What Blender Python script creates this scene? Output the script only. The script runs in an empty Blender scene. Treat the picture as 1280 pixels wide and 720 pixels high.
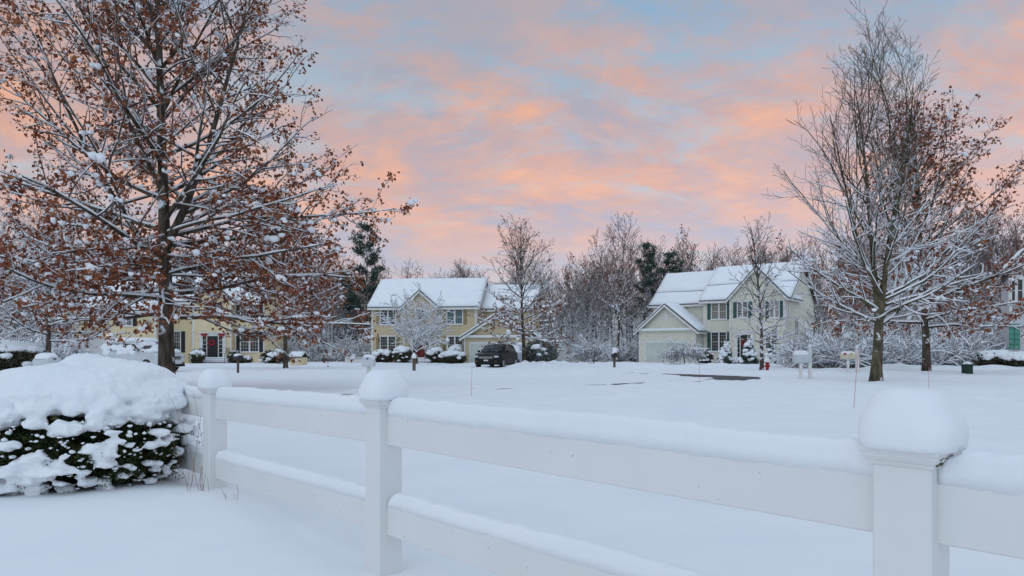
import bpy, math, random
import numpy as np
from mathutils import Vector, Matrix, noise as mnoise

F = 900.0          # focal length in pixels of the 1280 px wide photograph
ZC = 1.057         # eye height above the snow
sc = bpy.context.scene
COL = sc.collection
PI = math.pi
rad = math.radians

def P(x, y, Y):
    return Vector(((x - 640) / F * Y, Y, ZC - (y - 440) / F * Y))

def gx(x, Y):
    return (x - 640) / F * Y

# ------------------------------------------------------------------ materials
def newmat(name):
    m = bpy.data.materials.new(name)
    m.use_nodes = True
    nt = m.node_tree
    b = nt.nodes['Principled BSDF']
    b.inputs['Specular IOR Level'].default_value = 0.3
    return m, nt, b

def N(nt, t, **kw):
    n = nt.nodes.new(t)
    for k, v in kw.items():
        if k in n.inputs.keys():
            n.inputs[k].default_value = v
        else:
            setattr(n, k, v)
    return n

def noise_mix(nt, scale, c1, c2, lo=0.35, hi=0.65, detail=4, coord='Object', dist=0.0, stretch=None):
    tc = N(nt, 'ShaderNodeTexCoord')
    nz = N(nt, 'ShaderNodeTexNoise', Scale=scale, Detail=detail, Distortion=dist)
    if stretch:
        mp = N(nt, 'ShaderNodeMapping')
        mp.inputs['Scale'].default_value = stretch
        nt.links.new(tc.outputs[coord], mp.inputs['Vector'])
        nt.links.new(mp.outputs[0], nz.inputs['Vector'])
    else:
        nt.links.new(tc.outputs[coord], nz.inputs['Vector'])
    r = N(nt, 'ShaderNodeValToRGB')
    r.color_ramp.elements[0].position = lo
    r.color_ramp.elements[1].position = hi
    r.color_ramp.elements[0].color = (*c1, 1)
    r.color_ramp.elements[1].color = (*c2, 1)
    nt.links.new(nz.outputs['Fac'], r.inputs[0])
    return r, nz, tc

def simple(name, c1, c2=None, scale=5, rough=0.8, spec=0.3, metal=0, bump=0.0, bscale=None, stretch=None, detail=4):
    m, nt, b = newmat(name)
    c2 = c2 or tuple(min(1, c * 0.85) for c in c1)
    r, nz, tc = noise_mix(nt, scale, c1, c2, stretch=stretch, detail=detail)
    nt.links.new(r.outputs[0], b.inputs['Base Color'])
    b.inputs['Roughness'].default_value = rough
    b.inputs['Specular IOR Level'].default_value = spec
    b.inputs['Metallic'].default_value = metal
    if bump:
        n2 = N(nt, 'ShaderNodeTexNoise', Scale=bscale or scale * 6, Detail=5)
        nt.links.new(tc.outputs['Object'], n2.inputs['Vector'])
        bp = N(nt, 'ShaderNodeBump', Strength=bump, Distance=0.02)
        nt.links.new(n2.outputs['Fac'], bp.inputs['Height'])
        nt.links.new(bp.outputs[0], b.inputs['Normal'])
    return m

def snow_mat(name, bump=0.35, fine=90, coarse=14, d=0.012):
    m, nt, b = newmat(name)
    r, nz, tc = noise_mix(nt, 1.2, (0.86, 0.885, 0.92), (0.91, 0.92, 0.935))
    nt.links.new(r.outputs[0], b.inputs['Base Color'])
    b.inputs['Roughness'].default_value = 0.72
    b.inputs['Specular IOR Level'].default_value = 0.18
    n1 = N(nt, 'ShaderNodeTexNoise', Scale=fine, Detail=4, Roughness=0.7)
    n2 = N(nt, 'ShaderNodeTexNoise', Scale=coarse, Detail=4)
    nt.links.new(tc.outputs['Object'], n1.inputs['Vector'])
    nt.links.new(tc.outputs['Object'], n2.inputs['Vector'])
    ad = N(nt, 'ShaderNodeMath', operation='MULTIPLY_ADD')
    ad.inputs[1].default_value = 0.3
    nt.links.new(n1.outputs['Fac'], ad.inputs[0])
    nt.links.new(n2.outputs['Fac'], ad.inputs[2])
    bp = N(nt, 'ShaderNodeBump', Strength=bump, Distance=d)
    nt.links.new(ad.outputs[0], bp.inputs['Height'])
    nt.links.new(bp.outputs[0], b.inputs['Normal'])
    return m

def siding_mat(name, c, period=0.115, depth=0.5):
    m, nt, b = newmat(name)
    r, nz, tc = noise_mix(nt, 1.6, c, tuple(x * 0.9 for x in c), stretch=(1, 1, 3))
    nt.links.new(r.outputs[0], b.inputs['Base Color'])
    b.inputs['Roughness'].default_value = 0.7
    sx = N(nt, 'ShaderNodeSeparateXYZ')
    nt.links.new(tc.outputs['Object'], sx.inputs[0])
    dv = N(nt, 'ShaderNodeMath', operation='DIVIDE'); dv.inputs[1].default_value = period
    fr = N(nt, 'ShaderNodeMath', operation='FRACT')
    nt.links.new(sx.outputs['Z'], dv.inputs[0]); nt.links.new(dv.outputs[0], fr.inputs[0])
    inv = N(nt, 'ShaderNodeMath', operation='SUBTRACT'); inv.inputs[0].default_value = 1
    nt.links.new(fr.outputs[0], inv.inputs[1])
    bp = N(nt, 'ShaderNodeBump', Strength=depth, Distance=0.02)
    nt.links.new(inv.outputs[0], bp.inputs['Height'])
    nt.links.new(bp.outputs[0], b.inputs['Normal'])
    return m

def leaf_mat(name, cols, rough=0.75):
    m, nt, b = newmat(name)
    g = N(nt, 'ShaderNodeNewGeometry')
    r = N(nt, 'ShaderNodeValToRGB')
    els = r.color_ramp.elements
    while len(els) < len(cols): els.new(0.5)
    for i, c in enumerate(cols):
        els[i].position = i / max(1, len(cols) - 1); els[i].color = (*c, 1)
    nt.links.new(g.outputs['Random Per Island'], r.inputs[0])
    nt.links.new(r.outputs[0], b.inputs['Base Color'])
    b.inputs['Roughness'].default_value = rough
    b.inputs['Specular IOR Level'].default_value = 0.15
    return m

def bark_mat(name, c1, c2, frost=0.0, scale=7):
    m, nt, b = newmat(name)
    r, nz, tc = noise_mix(nt, scale, c1, c2, stretch=(1, 1, 0.28), detail=6)
    col = r.outputs[0]
    if frost > 0:      # wind-blown snow stuck in the bark
        n3 = N(nt, 'ShaderNodeTexNoise', Scale=3.1, Detail=6)
        nt.links.new(tc.outputs['Object'], n3.inputs['Vector'])
        r3 = N(nt, 'ShaderNodeValToRGB')
        r3.color_ramp.elements[0].position = 0.62 - frost * 0.2
        r3.color_ramp.elements[1].position = 0.68 - frost * 0.2
        nt.links.new(n3.outputs['Fac'], r3.inputs[0])
        mx = N(nt, 'ShaderNodeMix', data_type='RGBA')
        nt.links.new(r3.outputs[0], mx.inputs[0])
        nt.links.new(col, mx.inputs[6]); mx.inputs[7].default_value = (0.8, 0.82, 0.86, 1)
        col = mx.outputs[2]
    nt.links.new(col, b.inputs['Base Color'])
    b.inputs['Roughness'].default_value = 0.9
    b.inputs['Specular IOR Level'].default_value = 0.1
    bp = N(nt, 'ShaderNodeBump', Strength=0.8, Distance=0.03)
    nt.links.new(nz.outputs['Fac'], bp.inputs['Height'])
    nt.links.new(bp.outputs[0], b.inputs['Normal'])
    return m

def glass_mat(name, c):
    m, nt, b = newmat(name)
    b.inputs['Base Color'].default_value = (*c, 1)
    b.inputs['Roughness'].default_value = 0.08
    b.inputs['Specular IOR Level'].default_value = 0.5
    return m

M = {}
M['snow'] = snow_mat('snow_soft')
M['snow_ground'] = snow_mat('snow_field', bump=0.3, fine=60, coarse=5, d=0.02)
M['snow_roof'] = snow_mat('snow_on_roof', bump=0.2, fine=20, coarse=3, d=0.05)
M['snow_twig'] = simple('snow_on_twigs', (0.84, 0.86, 0.9), (0.9, 0.91, 0.93), 8, 0.8, 0.1)
M['vinyl'] = simple('white_vinyl', (0.79, 0.79, 0.77), (0.76, 0.76, 0.735), 2.3, 0.5, 0.35, bump=0.03, bscale=40)
M['vinyl_cap'] = simple('white_cap', (0.79, 0.79, 0.775), (0.68, 0.68, 0.65), 5, 0.5, 0.35)
M['seam'] = simple('seam_grime', (0.30, 0.27, 0.22), None, 30, 0.9)
M['dirt'] = simple('algae_dirt', (0.10, 0.09, 0.055), (0.2, 0.18, 0.12), 60, 0.9)
M['bark'] = bark_mat('oak_bark', (0.035, 0.028, 0.022), (0.13, 0.105, 0.08), 0.08)
M['bark_far'] = bark_mat('grey_bark', (0.05, 0.042, 0.038), (0.14, 0.115, 0.10), 0.45)
M['bark_moss'] = bark_mat('maple_bark', (0.045, 0.04, 0.025), (0.15, 0.13, 0.085), 0.1)
M['twig'] = simple('twig_bark', (0.075, 0.05, 0.04), (0.13, 0.085, 0.07), 3, 0.9, 0.1)
M['twig_red'] = simple('reddish_twig', (0.22, 0.135, 0.12), (0.29, 0.19, 0.17), 1.5, 0.9, 0.1)
M['twig_grey'] = simple('grey_twig', (0.20, 0.175, 0.17), (0.28, 0.25, 0.24), 1.5, 0.9, 0.1)
M['leaf_oak'] = leaf_mat('dry_oak_leaf', [(0.09, 0.03, 0.017), (0.22, 0.062, 0.03), (0.33, 0.10, 0.044), (0.40, 0.16, 0.075), (0.17, 0.062, 0.04)])
M['leaf_far'] = leaf_mat('dry_brown_leaf', [(0.16, 0.07, 0.04), (0.28, 0.12, 0.07), (0.36, 0.19, 0.12)])
M['needle'] = leaf_mat('dark_needle', [(0.012, 0.02, 0.010), (0.03, 0.05, 0.02), (0.07, 0.10, 0.035), (0.10, 0.085, 0.035)])
M['needle_pine'] = leaf_mat('pine_needle', [(0.035, 0.06, 0.05), (0.07, 0.105, 0.085), (0.13, 0.165, 0.14)])
M['shrub_grey'] = leaf_mat('frosted_leaf', [(0.08, 0.09, 0.07), (0.17, 0.18, 0.16), (0.40, 0.42, 0.43)])
M['shrub'] = leaf_mat('shrub_leaf', [(0.04, 0.05, 0.03), (0.08, 0.08, 0.05), (0.10, 0.07, 0.05)])
M['asphalt'] = simple('wet_asphalt', (0.055, 0.054, 0.055), (0.10, 0.10, 0.10), 3, 0.75, 0.3, bump=0.3, bscale=60)
M['tan_siding'] = siding_mat('tan_siding', (0.60, 0.50, 0.32))
M['cream_siding'] = siding_mat('cream_siding', (0.74, 0.71, 0.60))
M['yellow_siding'] = siding_mat('yellow_siding', (0.80, 0.66, 0.42))
M['grey_siding'] = siding_mat('grey_siding', (0.62, 0.62, 0.64))
M['mauve_shingle'] = siding_mat('mauve_shingle', (0.33, 0.29, 0.31))
M['trim'] = simple('white_trim', (0.78, 0.77, 0.74), None, 3, 0.6)
M['trim_tan'] = simple('tan_trim', (0.36, 0.29, 0.17), None, 3, 0.7)
M['shingle'] = simple('asphalt_shingle', (0.06, 0.06, 0.06), (0.1, 0.1, 0.1), 12, 0.9)
M['gdoor'] = simple('garage_door_paint', (0.62, 0.66, 0.60), None, 1.5, 0.55)
M['gdoor_white'] = simple('garage_door_white', (0.74, 0.74, 0.71), None, 1.5, 0.55)
M['glass_dark'] = glass_mat('dark_pane', (0.012, 0.015, 0.018))
M['glass_blind'] = glass_mat('pane_with_blind', (0.12, 0.17, 0.17))
M['glass_warm'] = glass_mat('pane_with_curtain', (0.20, 0.19, 0.16))
M['shutter_black'] = simple('black_shutter', (0.03, 0.03, 0.035), None, 3, 0.6)
M['shutter_green'] = simple('green_shutter', (0.05, 0.115, 0.105), None, 3, 0.6)
M['shutter_tan'] = simple('tan_shutter', (0.34, 0.27, 0.15), None, 3, 0.6)
M['door_black'] = simple('black_door', (0.025, 0.025, 0.025), None, 3, 0.4)
M['door_red'] = simple('red_door', (0.19, 0.02, 0.02), None, 3, 0.4)
M['teal'] = simple('teal_door', (0.10, 0.33, 0.25), None, 3, 0.5)
M['red'] = simple('red_paint', (0.42, 0.02, 0.02), None, 8, 0.45)
M['bow'] = simple('red_ribbon', (0.38, 0.02, 0.03), None, 8, 0.6)
M['wreath'] = simple('wreath_green', (0.03, 0.06, 0.03), (0.3, 0.03, 0.02), 12, 0.9)
M['post_wood'] = simple('weathered_wood', (0.10, 0.07, 0.05), (0.17, 0.12, 0.09), 9, 0.85, stretch=(1, 1, 0.2))
M['black_metal'] = simple('black_metal', (0.03, 0.03, 0.033), None, 6, 0.45)
M['mail_black'] = simple('black_mailbox', (0.03, 0.03, 0.033), None, 6, 0.4)
M['mail_white'] = simple('white_mailbox', (0.62, 0.65, 0.68), None, 3, 0.5)
M['mail_cream'] = simple('cream_mailbox', (0.7, 0.62, 0.45), None, 3, 0.5)
M['yellow'] = simple('yellow_plate', (0.62, 0.5, 0.12), None, 3, 0.5)
M['util_green'] = simple('dark_green_metal', (0.015, 0.045, 0.03), None, 3, 0.5)
M['stick'] = simple('red_rod', (0.55, 0.22, 0.22), None, 3, 0.5)
M['stalk'] = simple('dry_stalk', (0.30, 0.16, 0.11), None, 8, 0.9)
M['car_black'] = simple('black_car_paint', (0.006, 0.006, 0.007), (0.010, 0.010, 0.011), 3, 0.38, 0.22)
M['car_silver'] = simple('silver_car_paint', (0.42, 0.45, 0.50), None, 3, 0.3, 0.5)
M['car_glass'] = glass_mat('car_glass', (0.02, 0.025, 0.03))
M['tyre'] = simple('tyre_rubber', (0.018, 0.018, 0.018), None, 20, 0.85)
M['rim'] = simple('wheel_rim', (0.4, 0.4, 0.42), None, 4, 0.35, 0.5, 0.8)
M['chrome'] = simple('chrome_trim', (0.45, 0.45, 0.47), None, 4, 0.25, 0.5, 0.9)
M['plate'] = simple('licence_plate', (0.7, 0.7, 0.7), None, 4, 0.5)
M['lamp_lens'] = simple('headlight_lens', (0.5, 0.52, 0.55), None, 4, 0.15, 0.6)
M['amber'] = simple('amber_lens', (0.16, 0.07, 0.02), None, 4, 0.3)
M['stone'] = simple('step_stone', (0.35, 0.34, 0.33), None, 6, 0.85)
def emis(name, c, s):
    m, nt, b = newmat(name)
    b.inputs['Base Color'].default_value = (*c, 1)
    b.inputs['Emission Color'].default_value = (*c, 1)
    b.inputs['Emission Strength'].default_value = s
    return m
M['lit'] = emis('lit_bulb', (1.0, 0.55, 0.2), 9)

# ------------------------------------------------------------------ mesh builder
class MB:
    def __init__(s): s.v = []; s.f = []
    def add(s, vs, fs):
        o = len(s.v); s.v.extend([tuple(p) for p in vs]); s.f.extend([tuple(i + o for i in f) for f in fs]); return s
    def box(s, x0, x1, y0, y1, z0, z1, rz=0, c=None):
        vs = [Vector((x, y, z)) for z in (z0, z1) for x, y in ((x0, y0), (x1, y0), (x1, y1), (x0, y1))]
        if rz:
            c = Vector(c or ((x0 + x1) / 2, (y0 + y1) / 2, 0)); R = Matrix.Rotation(rz, 3, 'Z')
            vs = [R @ (p - c) + c for p in vs]
        return s.add(vs, [(3, 2, 1, 0), (4, 5, 6, 7), (0, 1, 5, 4), (1, 2, 6, 5), (2, 3, 7, 6), (3, 0, 4, 7)])
    def bbox(s, x0, x1, y0, y1, z0, z1, b=0.004):
        """box with all vertical and horizontal edges chamfered"""
        rings = []
        for z, i in ((z0, b), (z0 + b, 0), (z1 - b, 0), (z1, b)):
            X0, X1, Y0, Y1 = x0 + i, x1 - i, y0 + i, y1 - i
            rings.append([(X0 + b, Y0, z), (X1 - b, Y0, z), (X1, Y0 + b, z), (X1, Y1 - b, z), (X1 - b, Y1, z), (X0 + b, Y1, z), (X0, Y1 - b, z), (X0, Y0 + b, z)])
        return s.rings(rings)
    def rings(s, rings, cap=True, closed=True):
        n = len(rings[0]); vs = [p for r in rings for p in r]; fs = []
        for i in range(len(rings) - 1):
            for j in range(n if closed else n - 1):
                k = (j + 1) % n
                fs.append((i * n + j, i * n + k, (i + 1) * n + k, (i + 1) * n + j))
        if cap:
            fs.append(tuple(reversed(range(n)))); m = (len(rings) - 1) * n
            fs.append(tuple(range(m, m + n)))
        return s.add(vs, fs)
    def cyl(s, x, y, z0, z1, r0, r1=None, n=12):
        r1 = r0 if r1 is None else r1
        return s.rings([[(x + r * math.cos(2 * PI * k / n), y + r * math.sin(2 * PI * k / n), z) for k in range(n)] for z, r in ((z0, r0), (z1, r1))])
    def lathe(s, x, y, prof, n=14):
        return s.rings([[(x + r * math.cos(2 * PI * k / n), y + r * math.sin(2 * PI * k / n), z) for k in range(n)] for r, z in prof])
    def tube(s, pts, rs, n=6):
        pts = [Vector(p) for p in pts]; rings = []
        for i, p in enumerate(pts):
            d = (pts[min(i + 1, len(pts) - 1)] - pts[max(i - 1, 0)]).normalized()
            a = d.cross(Vector((0, 0, 1))) if abs(d.z) < 0.95 else d.cross(Vector((1, 0, 0)))
            a.normalize(); b = a.cross(d)
            r = rs[i] if hasattr(rs, '__len__') else rs
            rings.append([p + (a * math.cos(2 * PI * k / n) + b * math.sin(2 * PI * k / n)) * r for k in range(n)])
        return s.rings(rings)
    def poly(s, pts2, axis, a, b):
        """extrude polygon (u,z) along the other horizontal axis from a to b"""
        if axis == 'v': A = [(u, a, z) for u, z in pts2]; B = [(u, b, z) for u, z in pts2]
        else: A = [(a, u, z) for u, z in pts2]; B = [(b, u, z) for u, z in pts2]
        return s.rings([A, B])
    def blob(s, c, r, seed=0, sub=1, amp=0.2, fl=1.0):
        vs, fs = ICO[sub]
        c = Vector(c); out = []
        o = Vector((seed * 3.17, seed * 1.31, seed * 0.77))
        for p in vs:
            k = 1 + amp * mnoise.noise(p * 1.4 + o)
            out.append((c.x + p.x * r[0] * k, c.y + p.y * r[1] * k, c.z + p.z * r[2] * k * (fl if p.z < 0 else 1)))
        return s.add(out, fs)
    def build(s, name, mat, parent=None, smooth=False, **props):
        me = bpy.data.meshes.new(name)
        me.from_pydata(s.v, [], s.f); me.validate()
        me.materials.append(mat)
        fix_normals(me)
        if smooth: me.shade_smooth()
        o = bpy.data.objects.new(name, me); COL.objects.link(o)
        if parent: o.parent = parent
        for k, v in props.items(): o[k] = v
        return o

def fix_normals(me):
    import bmesh
    bm = bmesh.new(); bm.from_mesh(me)
    if len(bm.faces) < 60000: bmesh.ops.recalc_face_normals(bm, faces=bm.faces)
    bm.to_mesh(me); bm.free()

def _ico(sub):
    import bmesh
    bm = bmesh.new(); bmesh.ops.create_icosphere(bm, subdivisions=sub, radius=1)
    r = ([v.co.copy() for v in bm.verts], [tuple(v.index for v in f.verts) for f in bm.faces]); bm.free(); return r
ICO = {i: _ico(i) for i in (1, 2, 3, 4)}

def raw_mesh(name, verts, faces, mat, parent=None, smooth=False, **props):
    """numpy arrays; faces (n,k)"""
    me = bpy.data.meshes.new(name)
    nv, nf, k = len(verts), len(faces), faces.shape[1]
    me.vertices.add(nv); me.vertices.foreach_set('co', verts.astype(np.float32).ravel())
    me.loops.add(nf * k); me.loops.foreach_set('vertex_index', faces.astype(np.int32).ravel())
    me.polygons.add(nf)
    me.polygons.foreach_set('loop_start', np.arange(0, nf * k, k, dtype=np.int32))
    me.update(calc_edges=True); me.validate()
    me.materials.append(mat)
    if smooth: me.shade_smooth()
    o = bpy.data.objects.new(name, me); COL.objects.link(o)
    if parent: o.parent = parent
    for kk, v in props.items(): o[kk] = v
    return o

def thing(name, label, cat, loc=(0, 0, 0), rz=0, group=None):
    o = bpy.data.objects.new(name, None); COL.objects.link(o)
    o.empty_display_size = 0.3
    o.location = loc; o.rotation_euler = (0, 0, rz); o['label'] = label; o['category'] = cat
    if group: o['group'] = group
    return o

def children(o): return [c for c in ALLKIDS.get(o.name, [])] or [c for c in o.children]
ALLKIDS = {}
def dup(root, loc, rz, scale=1.0, label=None, group=None):
    r = root.copy(); COL.objects.link(r); r.location = loc; r.rotation_euler = (0, 0, rz)
    r.scale = (scale,) * 3 if not hasattr(scale, '__len__') else scale
    if label: r['label'] = label
    if group: r['group'] = group
    for ch in root.children:
        c = ch.copy(); COL.objects.link(c); c.parent = r
        for g in ch.children:
            d = g.copy(); COL.objects.link(d); d.parent = c
    return r

def bake(o):
    dg = bpy.context.evaluated_depsgraph_get()
    me = bpy.data.meshes.new_from_object(o.evaluated_get(dg))
    o.modifiers.clear(); o.data = me; return o

# ------------------------------------------------------------------ value noise (numpy) and terrain
_rs = np.random.RandomState(7)
_tab = _rs.rand(256, 256)
def vnoise(x, y):
    xi = np.floor(x).astype(int); yi = np.floor(y).astype(int)
    fx = x - xi; fy = y - yi
    fx = fx * fx * (3 - 2 * fx); fy = fy * fy * (3 - 2 * fy)
    a = _tab[xi % 256, yi % 256]; b = _tab[(xi + 1) % 256, yi % 256]
    c = _tab[xi % 256, (yi + 1) % 256]; d = _tab[(xi + 1) % 256, (yi + 1) % 256]
    return (a * (1 - fx) + b * fx) * (1 - fy) + (c * (1 - fx) + d * fx) * fy - 0.5
def fbm(x, y, o=3):
    r = 0; a = 1
    for i in range(o):
        r = r + a * vnoise(x * 2 ** i + 17.3 * i, y * 2 ** i + 5.1 * i); a *= 0.5
    return r
def sstep(a, b, t):
    t = np.clip((t - a) / (b - a), 0, 1); return t * t * (3 - 2 * t)
def polydist(x, y, pts):
    """distance to an open polyline"""
    d = np.full(np.shape(x), 1e9)
    for (x0, y0), (x1, y1) in zip(pts[:-1], pts[1:]):
        dx, dy = x1 - x0, y1 - y0
        t = np.clip(((x - x0) * dx + (y - y0) * dy) / (dx * dx + dy * dy), 0, 1)
        d = np.minimum(d, np.hypot(x - x0 - t * dx, y - y0 - t * dy))
    return d
def inpoly(x, y, pts):
    r = np.zeros(np.shape(x), bool); n = len(pts)
    for i in range(n):
        x0, y0 = pts[i]; x1, y1 = pts[(i + 1) % n]
        if y0 == y1: continue
        c = ((y0 > y) != (y1 > y)) & (x < (x1 - x0) * (y - y0) / (y1 - y0) + x0)
        r ^= c
    return r
ROAD_Z = -0.055
NEAR_E = [(-60, 21.5), (-14, 20.2), (-4.4, 19.8), (-1.0, 20.4), (3.3, 22.6), (5.6, 24.6), (8.0, 26.6), (10.2, 28.6), (14, 30.0), (22, 31.5), (60, 34)]
FAR_E = [(-60, 31), (-14, 30), (-2, 30.5), (3.5, 32), (6.5, 35), (7.5, 40), (9.5, 40), (10.0, 34.5), (12.5, 32.6), (22, 35.5), (60, 38)]
BARE = [(7.4, 38), (8.8, 36.4), (10.3, 34.2), (11.2, 31.6), (10.2, 28.6), (8.6, 26.2), (5.7, 24.9), (5.5, 25.6), (7.5, 28.0), (8.2, 30.6), (7.4, 34)]
STRIP = [(-3.0, 20.9), (-1.0, 21.5), (3.1, 24.2), (5.6, 26.4), (7.5, 28.2)]
BERMS = [  # polyline, width, height
    (NEAR_E, 0.45, 0.012),
    ([(0.6, 48.6), (2.2, 49.2), (6, 52), (9, 58)], 0.9, 0.2),
    ([(1.4, 49.5), (2.6, 54), (4.0, 60)], 1.0, 0.26),
    ([(-30, 33), (-16, 31.5), (-2, 32.0), (3.2, 33.2)], 0.9, 0.10),
    ([(10.3, 35.5), (13, 34), (22, 37), (60, 40)], 0.8, 0.10),
    ([(9, 46), (12, 49), (18, 52), (26, 50)], 1.6, 0.16),
    ([(22, 42), (30, 44), (44, 40)], 1.6, 0.22),
]
def height(x, y):
    x = np.asarray(x, float); y = np.asarray(y, float)
    h = 0.05 * fbm(x * 0.16, y * 0.16, 2) + 0.03 * fbm(x * 0.7 + 9, y * 0.7, 3)
    h = h + 0.010 * fbm(x * 3.1, y * 3.1 + 4, 2) + 0.09 * sstep(9, 16, y) * fbm(x * 1.4, y * 0.9 + 60, 3)
    h = h * sstep(-2, 5, y) + 0
    # gentle rise toward the bush and the far fence post
    h = h + 0.09 * np.exp(-((x + 2.6) ** 2 / 4 + (y - 4.9) ** 2 / 2.0))
    # hollow melted beneath the bush edge
    h = h - 0.07 * np.exp(-((x + 2.35) ** 2 / 0.10 + (y - 5.75) ** 2 / 0.25))
    rough = 0.5 + fbm(x * 1.3, y * 1.3 + 30, 3)
    for pl, w, a in BERMS:
        d = polydist(x, y, pl)
        h = h + a * np.exp(-(d / w) ** 2) * (0.55 + 1.1 * rough)
    # plowed road, still white with packed snow except where the asphalt shows
    road = inpoly(x, y, NEAR_E + FAR_E[::-1])
    dn = np.minimum(polydist(x, y, NEAR_E), polydist(x, y, FAR_E))
    k = np.where(road, sstep(0.0, 0.35, dn), 0)
    h = h * (1 - k) + k * (-0.022 + 0.022 * fbm(x * 0.8, y * 2.2, 3))
    j = 0.5 * fbm(x * 1.7 + 3, y * 1.7, 3); j2 = 0.5 * fbm(x * 1.7 + 40, y * 1.7 + 11, 3)
    bare = inpoly(x + j, y + 1.6 * j2, BARE)
    edge = polydist(x + j, y + 1.6 * j2, BARE + [BARE[0]])
    kb = np.where(bare, sstep(0, 0.3, edge), 0)
    st = np.exp(-(polydist(x, y, STRIP) / 0.5) ** 2) * (fbm(x * 0.9 + 50, y * 0.9, 3) > -0.1)
    kb = np.maximum(kb, st)
    h = h * (1 - kb) + kb * (-0.10)
    far = sstep(60, 160, np.hypot(x, y))
    h = h * (1 - far) + far * (0.6 * fbm(x * 0.02, y * 0.02, 2))
    return h
def gz(x, y):
    return float(height(np.array([x]), np.array([y]))[0])

def axis(segs):
    out = [segs[0][0]]
    for a, b, s in segs:
        n = max(1, int(round((b - a) / s))); out += [a + (b - a) * (i + 1) / n for i in range(n)]
    return np.array(out)

def build_ground():
    xs = axis([(-900, -200, 100), (-200, -60, 10), (-60, -16, 0.8), (-16, -6, 0.2), (-6, 14, 0.1), (14, 24, 0.25), (24, 60, 0.8), (60, 200, 10), (200, 900, 100)])
    ys = axis([(-60, -5, 5), (-5, 0.6, 0.3), (0.6, 8, 0.08), (8, 19, 0.15), (19, 37, 0.1), (37, 64, 0.25), (64, 120, 2), (120, 300, 20), (300, 1500, 150)])
    X, Y = np.meshgrid(xs, ys)
    Z = height(X.ravel(), Y.ravel())
    v = np.stack([X.ravel(), Y.ravel(), Z], 1)
    nx, ny = len(xs), len(ys)
    i, j = np.meshgrid(np.arange(nx - 1), np.arange(ny - 1))
    a = (j * nx + i).ravel()
    f = np.stack([a, a + 1, a + nx + 1, a + nx], 1)
    o = raw_mesh('ground', v, f, M['snow_ground'], smooth=True, kind='structure')
    o['label'] = 'deep fresh snow over the front lawns and street'
    # the asphalt beneath, a sheet that only shows where the snow is scraped off
    pts = NEAR_E + FAR_E[::-1]
    mb = MB()
    mb.add([(x, y, ROAD_Z) for x, y in [(-6, 18.5), (4, 20.5), (12, 26), (16, 31), (14, 42), (5, 42), (-6, 30)]], [tuple(range(7))])
    mb.build('road', M['asphalt'], kind='structure')
build_ground()

# ------------------------------------------------------------------ fence
DIRF = Vector((-0.665, 0.747, 0)).normalized()
POSTS = [Vector((2.50, -0.05, 0)), Vector((0.942, 1.70, 0)), Vector((-0.614, 3.448, 0)), Vector((-2.125, 5.15, -0.035)), Vector((-3.60, 6.80, -0.07)), Vector((-5.1, 8.5, -0.1))]
def dome_rings(hw, h, seed, n=40, m=16, lean=(0, 0)):
    """a pillow of snow, square with round shoulders"""
    rings = []
    for i in range(m):
        t = i / (m - 1)
        a = t * PI * 0.5
        # profile bulges slightly outward above its base
        rr = hw * (1.0 + 0.09 * math.sin(min(1, t * 2.2) * PI)) * (max(0.0, math.cos(a)) ** 0.50)
        z = h * (math.sin(a) ** 0.92)
        ring = []
        for k in range(n):
            th = 2 * PI * k / n
            p = 3.6 - 1.6 * t
            c, s_ = math.cos(th), math.sin(th)
            q = (abs(c) ** p + abs(s_) ** p) ** (-1 / p)
            x, y = rr * q * c, rr * q * s_
            nz = mnoise.noise(Vector((x * 9 + seed, y * 9, z * 9))) * 0.007 + mnoise.noise(Vector((x * 34 + seed, y * 34, z * 34))) * 0.0022
            s = 1 + nz / max(0.02, hw)
            ring.append((x * s + lean[0] * t, y * s + lean[1] * t, z + nz * 0.6 * t))
        rings.append(ring)
    return rings

def _unused(): pass
def fence_post(i, base, label, dome_h):
    ang = math.atan2(DIRF.y, DIRF.x)
    r = thing('fence_post', label, 'fence post', base, ang, 'vinyl fence posts')
    w = 0.0635
    MB().bbox(-w, w, -w, w, -0.35, 0.80, 0.005).build('shaft', M['vinyl'], r)
    # moulded cap: three steps out to a flat lid
    prof = [(0.0645, 0.792), (0.070, 0.795), (0.070, 0.803), (0.075, 0.806), (0.081, 0.814), (0.083, 0.822), (0.087, 0.826), (0.087, 0.836), (0.082, 0.839)]
    mb = MB()
    mb.rings([[(-a, -a, z), (a, -a, z), (a, a, z), (-a, a, z)] for a, z in prof])
    cap = mb.build('cap', M['vinyl_cap'], r)
    if i in (1,):
        d = MB()      # algae in the groove on the end side
        for k in range(26):
            y = -0.03 + 0.105 * random.random(); z = 0.799 + 0.02 * random.random()
            d.blob((-0.0705 - 0.5 * (z - 0.799), y * 0.95 - 0.01, z), (0.004, 0.008 * (0.5 + random.random()), 0.003), k, 1)
        d.build('stain', M['dirt'], cap, smooth=True)
    hw = 0.101
    sn = MB(); rg = dome_rings(hw, dome_h, i * 3.3)
    sn.rings([[(x, y, z + 0.833) for x, y, z in ring] for ring in rg])
    sn.build('snow_cap', M['snow'], r, smooth=True)
    return r
random.seed(3)
plabels = {0: None,
    1: 'white fence post closest to the camera, large snow dome over a moulded cap',
    2: 'white fence post with rounded snow cap, the round-topped mailbox just behind it',
    3: 'white fence post just right of the snowy bush, capped with snow'}
for i in (1, 2, 3):
    fence_post(i, POSTS[i], plabels[i], {1: 0.139, 2: 0.142, 3: 0.142}[i])

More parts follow.
